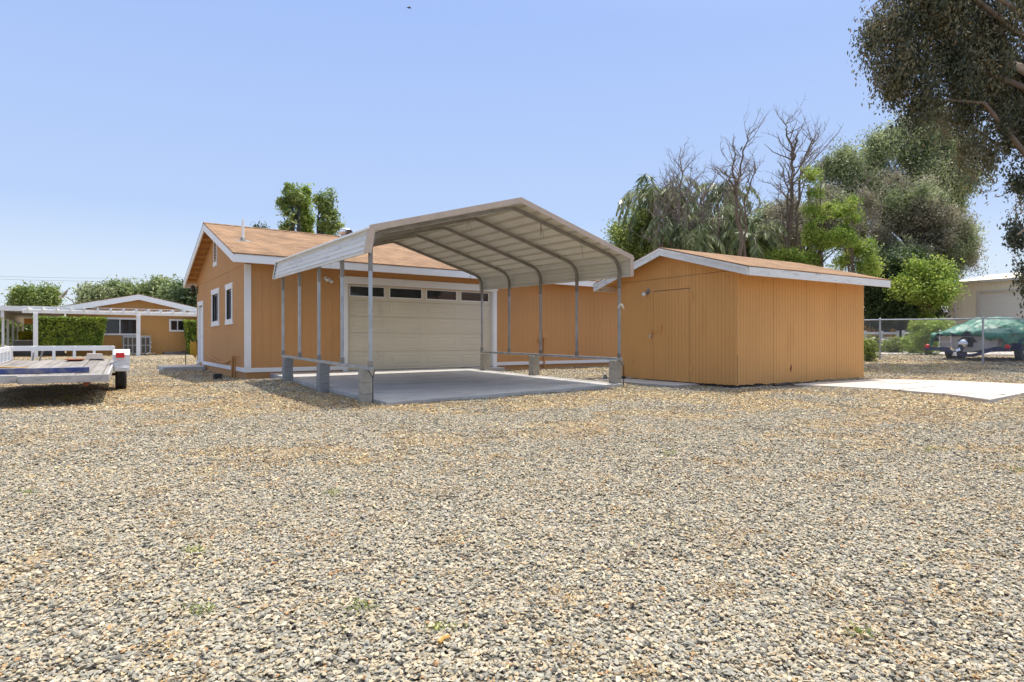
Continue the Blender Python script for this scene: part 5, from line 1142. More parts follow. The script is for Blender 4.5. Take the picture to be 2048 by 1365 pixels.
def bird(label, p, sc, flying):
    b = MB().lathe([(0.005, -0.14), (0.03, -0.08), (0.045, -0.01), (0.04, 0.05), (0.02, 0.09), (0.028, 0.115), (0.022, 0.14), (0.004, 0.165)], (0, 0, 0), 10, 'y')
    o = b.build('bird', M['black'], None, smooth=True)
    w_ = MB()
    if flying:
        for s_ in (-1, 1): w_.prism([(0, 0.06, 0.01), (s_ * 0.16, 0.05, 0.07), (s_ * 0.30, -0.04, 0.05), (s_ * 0.14, -0.05, 0.05), (0, -0.05, 0.01)], [(0, 0.06, 0.02), (s_ * 0.16, 0.05, 0.078), (s_ * 0.30, -0.04, 0.055), (s_ * 0.14, -0.05, 0.058), (0, -0.05, 0.02)])
    else:
        for s_ in (-1, 1): w_.prism([(s_ * 0.04, 0.05, 0.02), (s_ * 0.05, -0.02, 0.01), (s_ * 0.02, -0.18, -0.01), (s_ * 0.03, -0.02, 0.03)], [(s_ * 0.045, 0.05, 0.022), (s_ * 0.055, -0.02, 0.012), (s_ * 0.025, -0.18, -0.008), (s_ * 0.035, -0.02, 0.035)])
    wo = w_.build('wings', M['black'], None); wo.parent = o
    tl = MB().prism([(-0.012, -0.12, 0), (0.012, -0.12, 0), (0.03, -0.22, 0), (-0.03, -0.22, 0)], [(-0.012, -0.12, 0.006), (0.012, -0.12, 0.006), (0.03, -0.22, 0.006), (-0.03, -0.22, 0.006)]).build('tail', M['black'], None); tl.parent = o
    o.location = p; o.scale = (sc, sc, sc); o.rotation_euler = (R(8) if flying else R(60), R(25) if flying else 0, R(-60)); tag(o, label, 'bird')
bird('small dark bird flying high against the sky left of centre', W(818, 16, 30), 0.8, True)
bird('dark bird perched in the forked dead tree', W(1483, 297, 34.9), 1.1, False)

# trees behind the garage
D = 42
def ptree(label, px, d, trunks, blobs, n, seed, grp):
    rng = np.random.default_rng(seed); base = Vector(base_at(px, d)); t = wthing('conifer_tree', label, 'tree', tuple(base), grp)
    P, tone, S = crown_points(rng, [BL(a, b, d, c * .9, e * .9) for a, b, c, e in blobs], int(n * .5), 75, 0.17, 0.0, 1.5)
    leaf_obj('crown', rng, P, tone, 0.30, 0.085, LM['bright' if seed % 2 else 'mid'], t, tuple(base))
    mb = MB()
    for x_, yt in trunks: mb.tube([W(x_ + 2, 690, d), W(x_, 480, d), W(x_ - 1, yt, d)], [0.22, 0.16, 0.05], 7)
    for i in rng.choice(len(S), 40, replace=False):
        x_, yt = trunks[rng.integers(len(trunks))]; e = Vector(S[i]); a = W(x_, 480, d); a.z = min(e.z - 0.3, W(x_, yt, d).z); mb.tube([a, a.lerp(e, .5) + Vector((0, 0, .1)), e], [.05, .03, .01], 4, False)
    mb.build('trunk', M['darkbark'], t, smooth=True)
ptree('left part of the yellow green trees rising behind the garage ridge', 590, D, [(586, 400), (598, 385)], [(580, 385, 18, 14), (575, 400, 22, 16), (592, 400, 20, 24), (562, 408, 12, 10), (570, 420, 14, 14), (588, 440, 22, 22), (572, 458, 16, 14)], 9000, 60, 'conifers behind the garage')
ptree('middle yellow green tree of the clump behind the garage ridge', 612, D + 1, [(607, 400), (614, 385)], [(612, 385, 8, 14), (611, 405, 12, 16), (608, 428, 12, 16), (614, 440, 13, 16), (610, 462, 16, 10)], 9000, 61, 'conifers behind the garage')
ptree('right hand tree behind the garage ridge, next to the roof turbine vent', 645, D, [(645, 395), (637, 430)], [(660, 394, 11, 6), (638, 402, 5, 11), (652, 410, 10, 13), (656, 430, 14, 13), (664, 430, 10, 7), (652, 452, 14, 7), (674, 452, 14, 3), (660, 468, 12, 7)], 8000, 62, 'conifers behind the garage')
tree('distant_treetop', 'tip of a dark tree just over the garage ridge near the vent pipe', 'tree', base_at(520, 60), [BL(520, 458, 60, 14, 6), BL(520, 475, 60, 20, 12)], 1600, 60, 0.3, 0.3, 0.09, 'dark', 'darkbark', 0.15, 16, 65)

# trees and hedges on the left
grpL = 'trees beyond the house'
for i, (px, d, lab, blobs, n, lm) in enumerate((
    (60, 70, 'green tree at far left, wider of the pair above the flat roof', [(45, 595, 16, 18), (60, 592, 14, 16), (35, 607, 14, 8), (65, 605, 18, 10)], 11000, 'mid'),
    (97, 70, 'green tree at far left, narrower of the pair above the flat roof', [(95, 585, 13, 14), (100, 600, 12, 14), (88, 600, 10, 12)], 9000, 'mid'),
    (185, 62, 'grey green tree behind the left slope of the house roof', [(180, 592, 14, 10), (200, 590, 20, 12), (190, 605, 30, 10)], 12000, 'grey'),
    (250, 64, 'olive tree behind the peak of the house roof', [(230, 583, 20, 12), (255, 585, 20, 12), (245, 600, 30, 14)], 14000, 'olive'),
    (300, 66, 'yellow olive tree right of the house roof peak', [(290, 590, 20, 14), (315, 580, 14, 14), (322, 570, 12, 10), (320, 598, 26, 16)], 14000, 'olive'),
    (355, 58, 'taller olive tree near the garage eave', [(345, 592, 18, 12), (356, 570, 6, 9), (360, 600, 22, 16), (350, 612, 24, 12)], 12000, 'olive'),
    (385, 48, 'dark green bush seen between the house roof and the garage', [(380, 602, 18, 14), (392, 595, 14, 14), (385, 620, 18, 14)], 9000, 'dark'),
    (60, 50, 'dark bushy tree seen through the patio posts', [(60, 655, 26, 16), (84, 665, 16, 20), (35, 660, 26, 20), (75, 645, 18, 12), (5, 655, 20, 22)], 14000, 'mid'))):
    tree('background_tree', lab, 'tree', base_at(px, d), [BL(a, b, d, c, e) for a, b, c, e in blobs], n, 150, 0.36, 0.32, 0.13, lm, 'bark', 0.2, 24, 70 + i, grpL, fill=1.8)
def hedge(label, x0, x1, y0, y1, z0, z1, seed, lm='hedge', n=16000, taper=0.12):
    """clipped hedge in the garage frame"""
    rng = np.random.default_rng(seed); c = ((x0 + x1) / 2, (y0 + y1) / 2); base = GW(c[0], c[1], z0); t = thing('hedge', label, 'hedge', tuple(base), GA); off = (c[0], c[1], z0); t['_off'] = off
    u = rng.random((n, 3)) * 2 - 1; f = rng.integers(0, 5, n); s = np.where(rng.random(n) < .5, -1, 1)
    u[:, 0] = np.where(f < 2, s, u[:, 0]); u[:, 1] = np.where((f == 2) | (f == 3), s, u[:, 1]); u[:, 2] = np.where(f == 4, 1, u[:, 2])
    u += rng.normal(size=(n, 3)) * 0.035; tz_ = (u[:, 2] + 1) / 2; k = 1 - taper * (1 - tz_)
    lump = 1 + 0.05 * (gnoise(u[:, 0] * 3 + 9, u[:, 2] * 3, 0.5, seed) - .5)
    P = np.stack([c[0] + u[:, 0] * (x1 - x0) / 2 * k * lump, c[1] + u[:, 1] * (y1 - y0) / 2 * k * lump, z0 + tz_ * (z1 - z0) * lump], -1)
    tone = 0.5 * gnoise(P[:, 0] + P[:, 1], P[:, 2], 0.22, seed) + 0.5 * rng.random(n)
    leaf_obj('leaves', rng, P, tone, 0.13, 0.07, LM[lm], t, off)
    e = 0.12; MB().prism([(x0 + e + .2, y0 + e, z0), (x1 - e - .2, y0 + e, z0), (x1 - e - .2, y1 - e, z0), (x0 + e + .2, y1 - e, z0)], [(x0 + e, y0 + e, z1 - e), (x1 - e, y0 + e, z1 - e), (x1 - e, y1 - e, z1 - e), (x0 + e, y1 - e, z1 - e)]).build('branches', M['darkbark'], t)
hedge('wide clipped green hedge under the patio cover, left of the house window', -5.55, -2.3, 27.0, 27.9, CZ - 0.5, CZ + 1.32, 81, n=20000, taper=0.16)
hedge('tall clipped hedge half hidden behind the garage corner', 2.05, 4.3, 27.3, 28.2, CZ - 0.72, CZ + 1.28, 82, taper=0.2)
hedge('rounded yellow green bush seen behind the walkway posts', -6.8, -5.6, 35.0, 36.2, CZ - 0.6, CZ + 0.55, 83, 'yellow', 5000)

# far belt of trees closing the horizon all round: one mass, nobody could count it
rng = np.random.default_rng(500); nb_ = 1500; az = rng.uniform(-1.25, 1.25, nb_); dd_ = rng.uniform(105, 150, nb_)
cx_, cy_ = np.sin(az) * dd_, np.cos(az) * dd_; hh_ = 2.2 + 3.6 * gnoise(az * 30, az * 0, 1.0, 31) ** 1.5
j = rng.integers(0, nb_, 60000); P = np.stack([cx_[j] + rng.normal(0, 2.0, 60000), cy_[j] + rng.normal(0, 2.0, 60000), CZ - 0.9 + hh_[j] * np.sqrt(rng.random(60000))], -1)
o = leaf_obj('distant_trees', rng, P, 0.6 * rng.random(nb_)[j] + 0.4 * rng.random(60000), 1.1, 0.6, LM['olive'], None, (0, 0, 0)); o['kind'] = 'stuff'; o['label'] = 'far belt of trees along the horizon'
# ================================================================ RIGHT BACKGROUND
def fz(x, y): return gz1(x, y)
# chain link fence
FP = [W(1966, 682.5, 20.4), W(1760, 682.5, 22.9)]; fdir = (FP[0] - FP[1]); fdir.z = 0; flen = fdir.length; fdir.normalize()
cf = wthing('chain_link_fence', 'low galvanised chain link fence with round posts right of the shed', 'fence', (FP[1].x, FP[1].y, fz(FP[1].x, FP[1].y)))
k0, k1 = -3, 4; FHt = 1.5
tops = []
for k in range(k0, k1 + 1):
    p = FP[1] + fdir * (flen * k); z = fz(p.x, p.y); pt = (p.x, p.y, z + FHt + 0.02); tops.append(Vector((p.x, p.y, z)))
    MB().tube([(p.x, p.y, z - 0.05), pt], 0.032, 10).lathe([(0.036, 0), (0.03, 0.03), (0.005, 0.045)], pt, 10).build('post', M['galv'], cf)
tr_ = MB().tube([t + Vector((0, 0, FHt)) for t in tops], 0.022, 8).build('top_rail', M['galv'], cf)
lm_ = MB(); fw_ = Vector((-fdir.y, fdir.x, 0))
def fpt(s, h):
    k = s / flen - 0; k = max(0, min(len(tops) - 1.0001, k)); i = int(k); b = tops[i].lerp(tops[i + 1], k - i); return b + Vector((0, 0, h))
tot = flen * (len(tops) - 1); st_ = 0.075; hh = FHt - 0.05
s = -hh
while s < tot:
    for sg in (1, -1):
        a_, b_ = (s, s + hh) if sg > 0 else (s + hh, s)
        lo, hi = 0.0, 1.0
        if min(a_, b_) < 0 or max(a_, b_) > tot:
            lo = max(0, (0 - a_) / (b_ - a_) if sg > 0 else (tot - a_) / (b_ - a_)) ; hi = min(1, (tot - a_) / (b_ - a_) if sg > 0 else (0 - a_) / (b_ - a_))
            if hi <= lo: continue
        n_ = 2; q = [fpt(a_ + (b_ - a_) * (lo + (hi - lo) * i / n_), 0.03 + hh * (lo + (hi - lo) * i / n_)) + fw_ * 0.003 * sg for i in range(n_ + 1)]
        lm_.tube(q, 0.0022, 3, False)
    s += st_
lm_.build('wire_mesh', M['galv'], cf)

# boat on its trailer
bc = W(1936, 682.5, 21.9); BA = -R(60); bg0 = gz1(bc.x, bc.y)
boat = thing('motorboat', 'grey motorboat with its stern towards the fence and a boarding ladder', 'boat', (bc.x, bc.y, bg0), BA)
secs = []      # (y, half beam at top, chine half beam, keel z, chine z, top z)
for y_, hb, cb, kz_, cz_, tz_ in ((0, 1.08, 0.86, 0.30, 0.52, 0.95), (1.5, 1.12, 0.92, 0.30, 0.52, 1.0), (3.0, 1.1, 0.85, 0.32, 0.56, 1.06), (4.4, 0.85, 0.55, 0.42, 0.68, 1.13), (5.4, 0.4, 0.2, 0.62, 0.85, 1.2), (5.9, 0.03, 0.02, 0.95, 1.05, 1.24)):
    secs.append([(-hb, y_, tz_), (-cb - .05, y_, (cz_ + tz_) / 2), (-cb, y_, cz_), (0, y_, kz_), (cb, y_, cz_), (cb + .05, y_, (cz_ + tz_) / 2), (hb, y_, tz_)])
hm = MB()
for a, b in zip(secs[:-1], secs[1:]):
    for i in range(6): hm.quad(a[i], a[i + 1], b[i + 1], b[i])
    hm.quad(a[6], a[0], b[0], b[6])
hm.poly(secs[0]); hm.v = [(x, y, z + bg0) for x, y, z in hm.v]
hul = hm.build('hull', M['hull'], boat, bevel=0.01)
dv = MB().box(-0.16, 0.16, -0.12, -0.0, bg0 + 0.5, bg0 + 0.85).tube([(0, -0.12, bg0 + 0.72), (0, -0.4, bg0 + 0.62), (-0.05, -0.55, bg0 + 0.3)], [0.13, 0.12, 0.07], 10).lathe([(0.02, -0.22), (0.09, -0.12), (0.1, 0.02), (0.06, 0.16), (0.01, 0.2)], (-0.05, -0.6, bg0 + 0.36), 12, 'y')
dv.build('outdrive', M['black'], boat, bevel=0.01)
MB().lathe([(0.02, -0.02), (0.14, -0.01), (0.15, 0.05), (0.1, 0.1), (0.02, 0.11)], (0.05, -0.5, bg0 + 0.62), 16, 'y').build('outdrive_cover', M['silver'], boat, smooth=True)
pr = MB()
for k in range(3):
    a = k * 2.094 + 0.4; c_, s_ = math.cos(a), math.sin(a); o_ = Vector((-0.05, -0.82, bg0 + 0.36))
    pr.prism([o_ + Vector((c_ * .03 - s_ * .03, 0.02, s_ * .03 + c_ * .03)), o_ + Vector((c_ * .17 - s_ * .07, 0.03, s_ * .17 + c_ * .07)), o_ + Vector((c_ * .18 + s_ * .06, -0.03, s_ * .18 - c_ * .06)), o_ + Vector((c_ * .03 + s_ * .03, -0.02, s_ * .03 - c_ * .03))],
             [o_ + Vector((c_ * .03 - s_ * .03, 0.028, s_ * .03 + c_ * .03)), o_ + Vector((c_ * .17 - s_ * .07, 0.036, s_ * .17 + c_ * .07)), o_ + Vector((c_ * .18 + s_ * .06, -0.024, s_ * .18 - c_ * .06)), o_ + Vector((c_ * .03 + s_ * .03, -0.012, s_ * .03 - c_ * .03))])
pr.build('propeller', M['silver'], boat)
ld = MB()
for x_ in (-0.88, -0.52): ld.tube([(x_, -0.02, bg0 + 1.12), (x_, -0.1, bg0 + 1.1), (x_ + (0.06 if x_ > -.6 else 0), -0.12, bg0 + 0.35)], 0.013, 6)
for z in (0.5, 0.68, 0.88): ld.tube([(-0.88, -0.11, bg0 + z), (-0.47, -0.11, bg0 + z)], 0.013, 6)
ld.build('boarding_ladder', M['silver'], boat)
MB().box(-1.0, 1.0, -0.03, 0.0, bg0 + 0.88, bg0 + 0.98).build('rub_strip', M['navy'], boat)
MB().prism([(-0.35, -0.02, bg0 + 0.72), (-0.1, -0.02, bg0 + 0.85), (0.2, -0.02, bg0 + 0.8), (0.3, -0.02, bg0 + 0.68), (0.0, -0.02, bg0 + 0.62)], [(-0.35, 0.01, bg0 + 0.72), (-0.1, 0.01, bg0 + 0.85), (0.2, 0.01, bg0 + 0.8), (0.3, 0.01, bg0 + 0.68), (0.0, 0.01, bg0 + 0.62)]).build('stern_opening', M['seam'], boat)
# tarp draped over the boat
tpn = MB(); NS, NT = 90, 90; rows = []
for j in range(NT + 1):
    t_ = j / NT; y_ = -0.18 + 5.6 * t_
    pk = float(np.interp(y_, [-0.2, 0.3, 0.9, 1.6, 2.6, 3.6, 5.4], [1.04, 1.14, 1.36, 1.58, 1.58, 1.42, 1.25]))
    hb = float(np.interp(y_, [-0.2, 1.5, 3.2, 4.4, 5.4], [1.12, 1.2, 1.15, 0.9, 0.42])); row = []
    for i in range(NS + 1):
        s_ = -1 + 2 * i / NS; a = abs(s_); edge = 1.0 + 0.02 * y_
        wv = abs(noise.noise(Vector((s_ * 3 + y_, y_ * 1.7 - s_ * 2, 2.0)))) * 0.16 + abs(noise.noise(Vector((s_ * 9 - y_ * 2, y_ * 4, 5.0)))) * 0.07 - 0.05
        if a < 0.68: x_ = s_ / 0.68 * hb; f = a / 0.68; z = pk - (pk - edge) * (f ** 3.2)
        else:
            f = (a - 0.68) / 0.32; x_ = math.copysign(hb + 0.05 + 0.05 * math.sin(y_ * 5), s_); skirt = 0.38 + 0.12 * noise.noise(Vector((y_ * 1.3, s_ * 2, 0))); z = edge - skirt * f
        row.append((x_ + wv * (1 if a > .68 else .3) * (1 if s_ > 0 else -1), y_ + wv * .3, bg0 + z + (wv if a < .68 else wv * .4)))
    rows.append(row)
# stern flap
for j in range(NT):
    for i in range(NS): tpn.quad(rows[j][i], rows[j][i + 1], rows[j + 1][i + 1], rows[j + 1][i])
r0 = rows[0]; fl_ = [(p[0], p[1] - 0.03, p[2] - (0.10 + 0.06 * math.sin(i * .5) + (0.12 if i > NS * .62 else 0))) for i, p in enumerate(r0)]
for i in range(NS): tpn.quad(r0[i], r0[i + 1], fl_[i + 1], fl_[i])
me_v = tpn.v
tp_o = tpn.build('tarp', M['tarp'], None, off=(0, 0, bg0)); tp_o.location = (bc.x, bc.y, bg0); tp_o.rotation_euler = (0, 0, BA)
bm = bmesh.new(); bm.from_mesh(tp_o.data); bmesh.ops.remove_doubles(bm, verts=bm.verts, dist=0.0005); bmesh.ops.recalc_face_normals(bm, faces=bm.faces); bm.to_mesh(tp_o.data); bm.free(); tp_o.data.polygons.foreach_set('use_smooth', [True] * len(tp_o.data.polygons))
sm = tp_o.modifiers.new('solid', 'SOLIDIFY'); sm.thickness = 0.004
tag(tp_o, 'crumpled green tarp draped over the motorboat', 'tarp')
btr = thing('boat_trailer', 'navy blue boat trailer with red tail lights under the motorboat', 'trailer', (bc.x, bc.y, bg0), BA)
cbm = MB(); cbm.beam((-1.35, -0.15, bg0 + 0.44), (-0.75, -0.15, bg0 + 0.42), 0.09, 0.12).beam((-0.75, -0.15, bg0 + 0.42), (-0.1, -0.15, bg0 + 0.2), 0.09, 0.1).beam((-0.1, -0.15, bg0 + 0.2), (0.2, -0.15, bg0 + 0.2), 0.09, 0.1).beam((0.2, -0.15, bg0 + 0.2), (0.85, -0.15, bg0 + 0.42), 0.09, 0.1).beam((0.85, -0.15, bg0 + 0.42), (1.3, -0.15, bg0 + 0.44), 0.09, 0.12)
cbm.build('rear_crossbar', M['navy'], btr, bevel=0.008)
fr = MB()
for s_ in (-1, 1): fr.beam((s_ * 0.85, -0.1, bg0 + 0.4), (s_ * 0.8, 3.6, bg0 + 0.42), 0.08, 0.12).beam((s_ * 0.8, 3.6, bg0 + 0.42), (0, 6.0, bg0 + 0.44), 0.08, 0.12)
fr.build('frame', M['navy'], btr)
for s_ in (-1, 1):
    for yy in (1.25, 2.0):
        wheel(btr, s_ * 1.1, yy, bg0 + 0.32, 0.32, 0.2, 'tyre', 'silver')
    f = MB(); pts = [(0.85, 0.4), (0.9, 0.68), (1.1, 0.76), (2.15, 0.76), (2.35, 0.68), (2.42, 0.4)]
    for (ya, za), (yb, zb_) in zip(pts[:-1], pts[1:]): f.prism([(s_ * 0.97, ya, bg0 + za), (s_ * 1.24, ya, bg0 + za), (s_ * 1.24, yb, bg0 + zb_), (s_ * 0.97, yb, bg0 + zb_)], [(s_ * 0.97, ya, bg0 + za + .012), (s_ * 1.24, ya, bg0 + za + .012), (s_ * 1.24, yb, bg0 + zb_ + .012), (s_ * 0.97, yb, bg0 + zb_ + .012)])
    f.build('fender', M['navy'], btr)
    MB().lathe([(0.01, 0.03), (0.075, 0.025), (0.08, -0.02), (0.06, -0.05), (0.01, -0.055)], (s_ * 1.25, -0.18, bg0 + 0.52), 14, 'y').build('tail_light', M['red'], btr)

# beige metal building
mb0 = W(1897, 682.5, 45); mdir = Vector((0.47, -0.88, 0)).normalized(); mperp = Vector((0.88, 0.47, 0)).normalized(); MA = math.atan2(mdir.y, mdir.x); mg = CZ - 0.65
bd = thing('metal_building', 'beige ribbed metal building with a big roll up door behind the boat', 'building', (mb0.x, mb0.y, mg), MA); eav = CZ + 4.22
ML = 16.0
DO = (1.95, 6.2, 0, CZ + 3.44)
siding(lambda a, d: (a, d), 0, ML, mg, lambda a: eav, 0.3, 0.03, 0.02, [(DO[0], DO[1], 0, DO[3])]).build('wall', M['beige'], bd)
MB().poly([(0, 0, mg), (0, 12, mg), (0, 12, eav), (0, 6, eav + 0.9), (0, 0, eav)]).poly([(ML, 0, mg), (ML, 12, mg), (ML, 12, eav), (ML, 6, eav + 0.9), (ML, 0, eav)]).poly([(0, 12, mg), (ML, 12, mg), (ML, 12, eav), (0, 12, eav)]).build('wall', M['beige'], bd)
rfm = MB(); rfm.prism([(-0.15, -0.12, eav), (ML + .15, -0.12, eav), (ML + .15, 6, eav + .92), (-0.15, 6, eav + .92)], [(-0.15, -0.12, eav + .05), (ML + .15, -0.12, eav + .05), (ML + .15, 6, eav + .97), (-0.15, 6, eav + .97)]); rfm.prism([(-0.15, 6, eav + .92), (ML + .15, 6, eav + .92), (ML + .15, 12.1, eav), (-0.15, 12.1, eav)], [(-0.15, 6, eav + .97), (ML + .15, 6, eav + .97), (ML + .15, 12.1, eav + .05), (-0.15, 12.1, eav + .05)]); rfm.build('roof', M['beige'], bd)
MB().box(-0.15, ML + .15, -0.2, -0.12, eav - 0.1, eav + 0.08).build('gutter', M['beiget'], bd)
MB().box(-0.02, 0.16, -0.03, 0.0, mg, eav - .1).build('corner_trim', M['beiget'], bd); MB().box(0.42, 0.56, -0.14, 0.0, mg, eav - .1).build('downspout', M['beiget'], bd)
dd = MB(); z = mg
while z < DO[3] - 0.01:
    z2 = min(z + 0.085, DO[3]); dd.prism([(DO[0], 0.15, z), (DO[1], 0.15, z), (DO[1], 0.12, z + .02), (DO[0], 0.12, z + .02)], [(DO[0], 0.15, z2), (DO[1], 0.15, z2), (DO[1], 0.12, z2 - .02), (DO[0], 0.12, z2 - .02)]); z = z2
dd.build('roll_up_door', M['rolldoor'], bd)
fj = MB(); fj.box(DO[0] - 0.12, DO[0], -0.03, 0.1, mg, DO[3] + .12).box(DO[1], DO[1] + .12, -0.03, 0.1, mg, DO[3] + .12).box(DO[0], DO[1], -0.03, 0.1, DO[3], DO[3] + .12); fj.build('door_frame', M['beiget'], bd)

# far white roofed building
wb = W(1870, 682.5, 75); wbt = thing('white_roofed_building', 'low far building with a bright white roof beyond the trees', 'building', (wb.x, wb.y, CZ - 0.7), R(-20))
MB().box(-7, 6, 0, 8, CZ - 0.7, CZ + 3.6).build('wall', M['stucco'], wbt); MB().prism([(-8, -1, CZ + 3.6), (7, -1, CZ + 3.6), (7, 5, CZ + 5.2), (-8, 5, CZ + 5.2)], [(-8, -1, CZ + 3.8), (7, -1, CZ + 3.8), (7, 5, CZ + 5.4), (-8, 5, CZ + 5.4)]).build('roof', M['white'], wbt)
# honey board fence, white rail fence
a = W(1700, 682.5, 46); b = W(1815, 682.5, 46); yf = wthing('board_fence', 'honey coloured vertical board fence in the shade of the trees', 'fence', (a.x, a.y, CZ - 0.65))
n_ = 40; fb = MB()
for i in range(n_):
    p = a.lerp(b, i / n_); q = a.lerp(b, (i + .92) / n_); zt_ = CZ + 1.66 + 0.02 * math.sin(i * 7); fb.box(p.x, q.x, p.y - .01, p.y + .012, CZ - 0.65, zt_)
fb.build('boards', M['fencewood'], yf)
MB().box(a.x, b.x, a.y - 0.05, a.y + 0.06, CZ + 1.69, CZ + 1.76).build('cap_rail', M['fencewood'], yf)
def rail_fence(lab, p0, p1, d, n, posts):
    a = W(p0, 682.5, d); b = W(p1, 682.5, d); g = CZ - 0.62; t = wthing('rail_fence', lab, 'fence', (a.x, a.y, g), 'weathered white rail fences')
    for z in (0.35, 0.68, 1.02): MB().beam((a.x, a.y, g + z + .1), (b.x, b.y, g + z + .1), 0.04, 0.15).build('rail', M['whiteold'], t)
    for i in range(n): p = a.lerp(b, i / (n - 1)); MB().box(p.x - .06, p.x + .06, p.y + .02, p.y + .13, g - .05, g + 1.28).build('post', M['whiteold'], t)
rail_fence('left weathered white rail fence in front of the board fence', 1700, 1797, 39, 4, None)
rail_fence('right weathered white rail fence by the trunk of the shade tree', 1808, 1850, 38, 2, None)
# machines in the weeds
p = W(1739, 682.5, 33); g = gz1(p.x, p.y); mw = wthing('riding_mower', 'red riding mower parked in the weeds beyond the fence', 'mower', (p.x, p.y, g))
MB().box(p.x - .45, p.x + .15, p.y - .25, p.y + .25, g + 0.25, g + 0.62).build('hood', M['redpaint'], mw, bevel=0.05)
MB().box(p.x + .12, p.x + .55, p.y - .22, p.y + .22, g + 0.3, g + 0.55).box(p.x + .42, p.x + .52, p.y - .2, p.y + .2, g + .5, g + .95).build('seat', M['black'], mw, bevel=0.03)
MB().tube([(p.x + .1, p.y, g + .5), (p.x - .02, p.y, g + .82)], .02, 6).lathe([(0.14, 0), (0.16, 0.015), (0.14, 0.03)], (p.x - .02, p.y, g + .82), 14).build('steering_wheel', M['black'], mw)
for dx, r_ in ((-.4, .17), (.38, .24)):
    for dy in (-.3, .3):
        w_o = MB().lathe([(r_ * .5, -.06), (r_, -.06), (r_, .06), (r_ * .5, .06)], (p.x + dx, p.y + dy, g + r_), 18, 'y').build('wheel', M['tyre'], mw)
        sub(w_o, MB().lathe([(r_ * .1, -.05), (r_ * .5, -.05), (r_ * .5, .05), (r_ * .1, .05)], (p.x + dx, p.y + dy, g + r_), 14, 'y'), 'rim', M['galvd'])
p = W(1768, 682.5, 35); g = gz1(p.x, p.y); cv = MB(); ng = 14
for i in range(ng):
    for j in range(ng):
        def Z(i_, j_): u = i_ / ng * 2 - 1; v_ = j_ / ng * 2 - 1; r_ = max(abs(u), abs(v_)); return (p.x + u * 0.62, p.y + v_ * 0.45, g + 0.72 * (1 - r_ ** 3) + 0.06 * noise.noise(Vector((u * 3, v_ * 3, 1))) * (1 - r_))
        cv.quad(Z(i, j), Z(i + 1, j), Z(i + 1, j + 1), Z(i, j + 1))
o = cv.build('covered_heap', M['stucco'], None, off=(p.x, p.y, g), smooth=True); o.location = (p.x, p.y, g); tag(o, 'grey cloth covered heap beside the red mower', 'covered heap')
# bushes beyond the fence
def bush(label, px, py, d, rpx, rpy, n, lm, seed, cat='bush', L=0.12, Wd=0.05, name='bush', grp=None, stem=True):
    x = (px - 1024) / FPX * d; g = gz1(x, d); rng = np.random.default_rng(seed); t = wthing(name, label, cat, (x, d, g - 0.03), grp)
    bl = BL(px, py, d, rpx, rpy); P, tone, S = crown_points(rng, [bl] + [(bl[0] + bl[3] * rng.uniform(-.9, .9), bl[1] + bl[4] * rng.uniform(-.9, .9), bl[2] + bl[5] * rng.uniform(-.5, .7), bl[3] * .45, bl[4] * .45, bl[5] * .5) for _ in range(4)] + [(bl[0], bl[1], (bl[2] + g) / 2, bl[3] * .8, bl[4] * .8, (bl[2] - g) / 2)], n, 60, 0.12, 0, 1.8)
    P[:, 2] = np.maximum(P[:, 2], g + 0.02); leaf_obj('leaves', rng, P, tone, L, Wd, LM[lm], t, (x, d, g - .03), -0.3)
    mb = MB()
    for i in rng.choice(len(S), 22, replace=False): e = Vector(S[i]); b0 = Vector((x + rng.normal() * .08, d + rng.normal() * .05, g - .03)); mb.tube([b0, b0.lerp(e, .5) + Vector((0, 0, .05)), e], [.018, .012, .004], 4, False)
    mb.build('stems', M['bark'], t)
bush('yellow green flowering bush left of the boat, the tallest of the bushes', 1858, 668, 28, 24, 22, 9000, 'bright', 91)
bush('pale green weedy bush between the mower and the tree trunk', 1790, 690, 32, 22, 10, 5000, 'weed', 92)
bush('small green bush close behind the tall yellow green bush', 1835, 690, 30, 18, 9, 4000, 'bright', 93)
bush('green bush in front of the metal building corner', 1888, 655, 34, 16, 16, 4000, 'mid', 94)
bush('low weedy bush behind the red mower', 1765, 694, 34, 14, 6, 2500, 'weed', 95)
bush('lone shrub with a dark stem at the right end of the shed', 1738, 694, 21.5, 10, 12, 1500, 'weed', 96, L=0.1)
# overhead wires
for i, (ya, yb) in enumerate(((552, 556), (557, 563), (604, 610))):
    d = 70; a = W(-400, ya - 6, d); b = W(700, yb + 4, d); q = []
    for k in range(25): t_ = k / 24; q.append(a.lerp(b, t_) + Vector((0, 0, -1.2 * 4 * t_ * (1 - t_) + 1.0)))
    o = MB().tube(q, 0.016, 4).build('overhead_wire', M['galvd'], None, off=tuple(a)); o.location = a
    tag(o, ['uppermost overhead wire crossing the sky on the left', 'overhead wire just below the uppermost one on the left', 'lowest overhead wire behind the left trees'][i], 'wire', 'overhead wires')

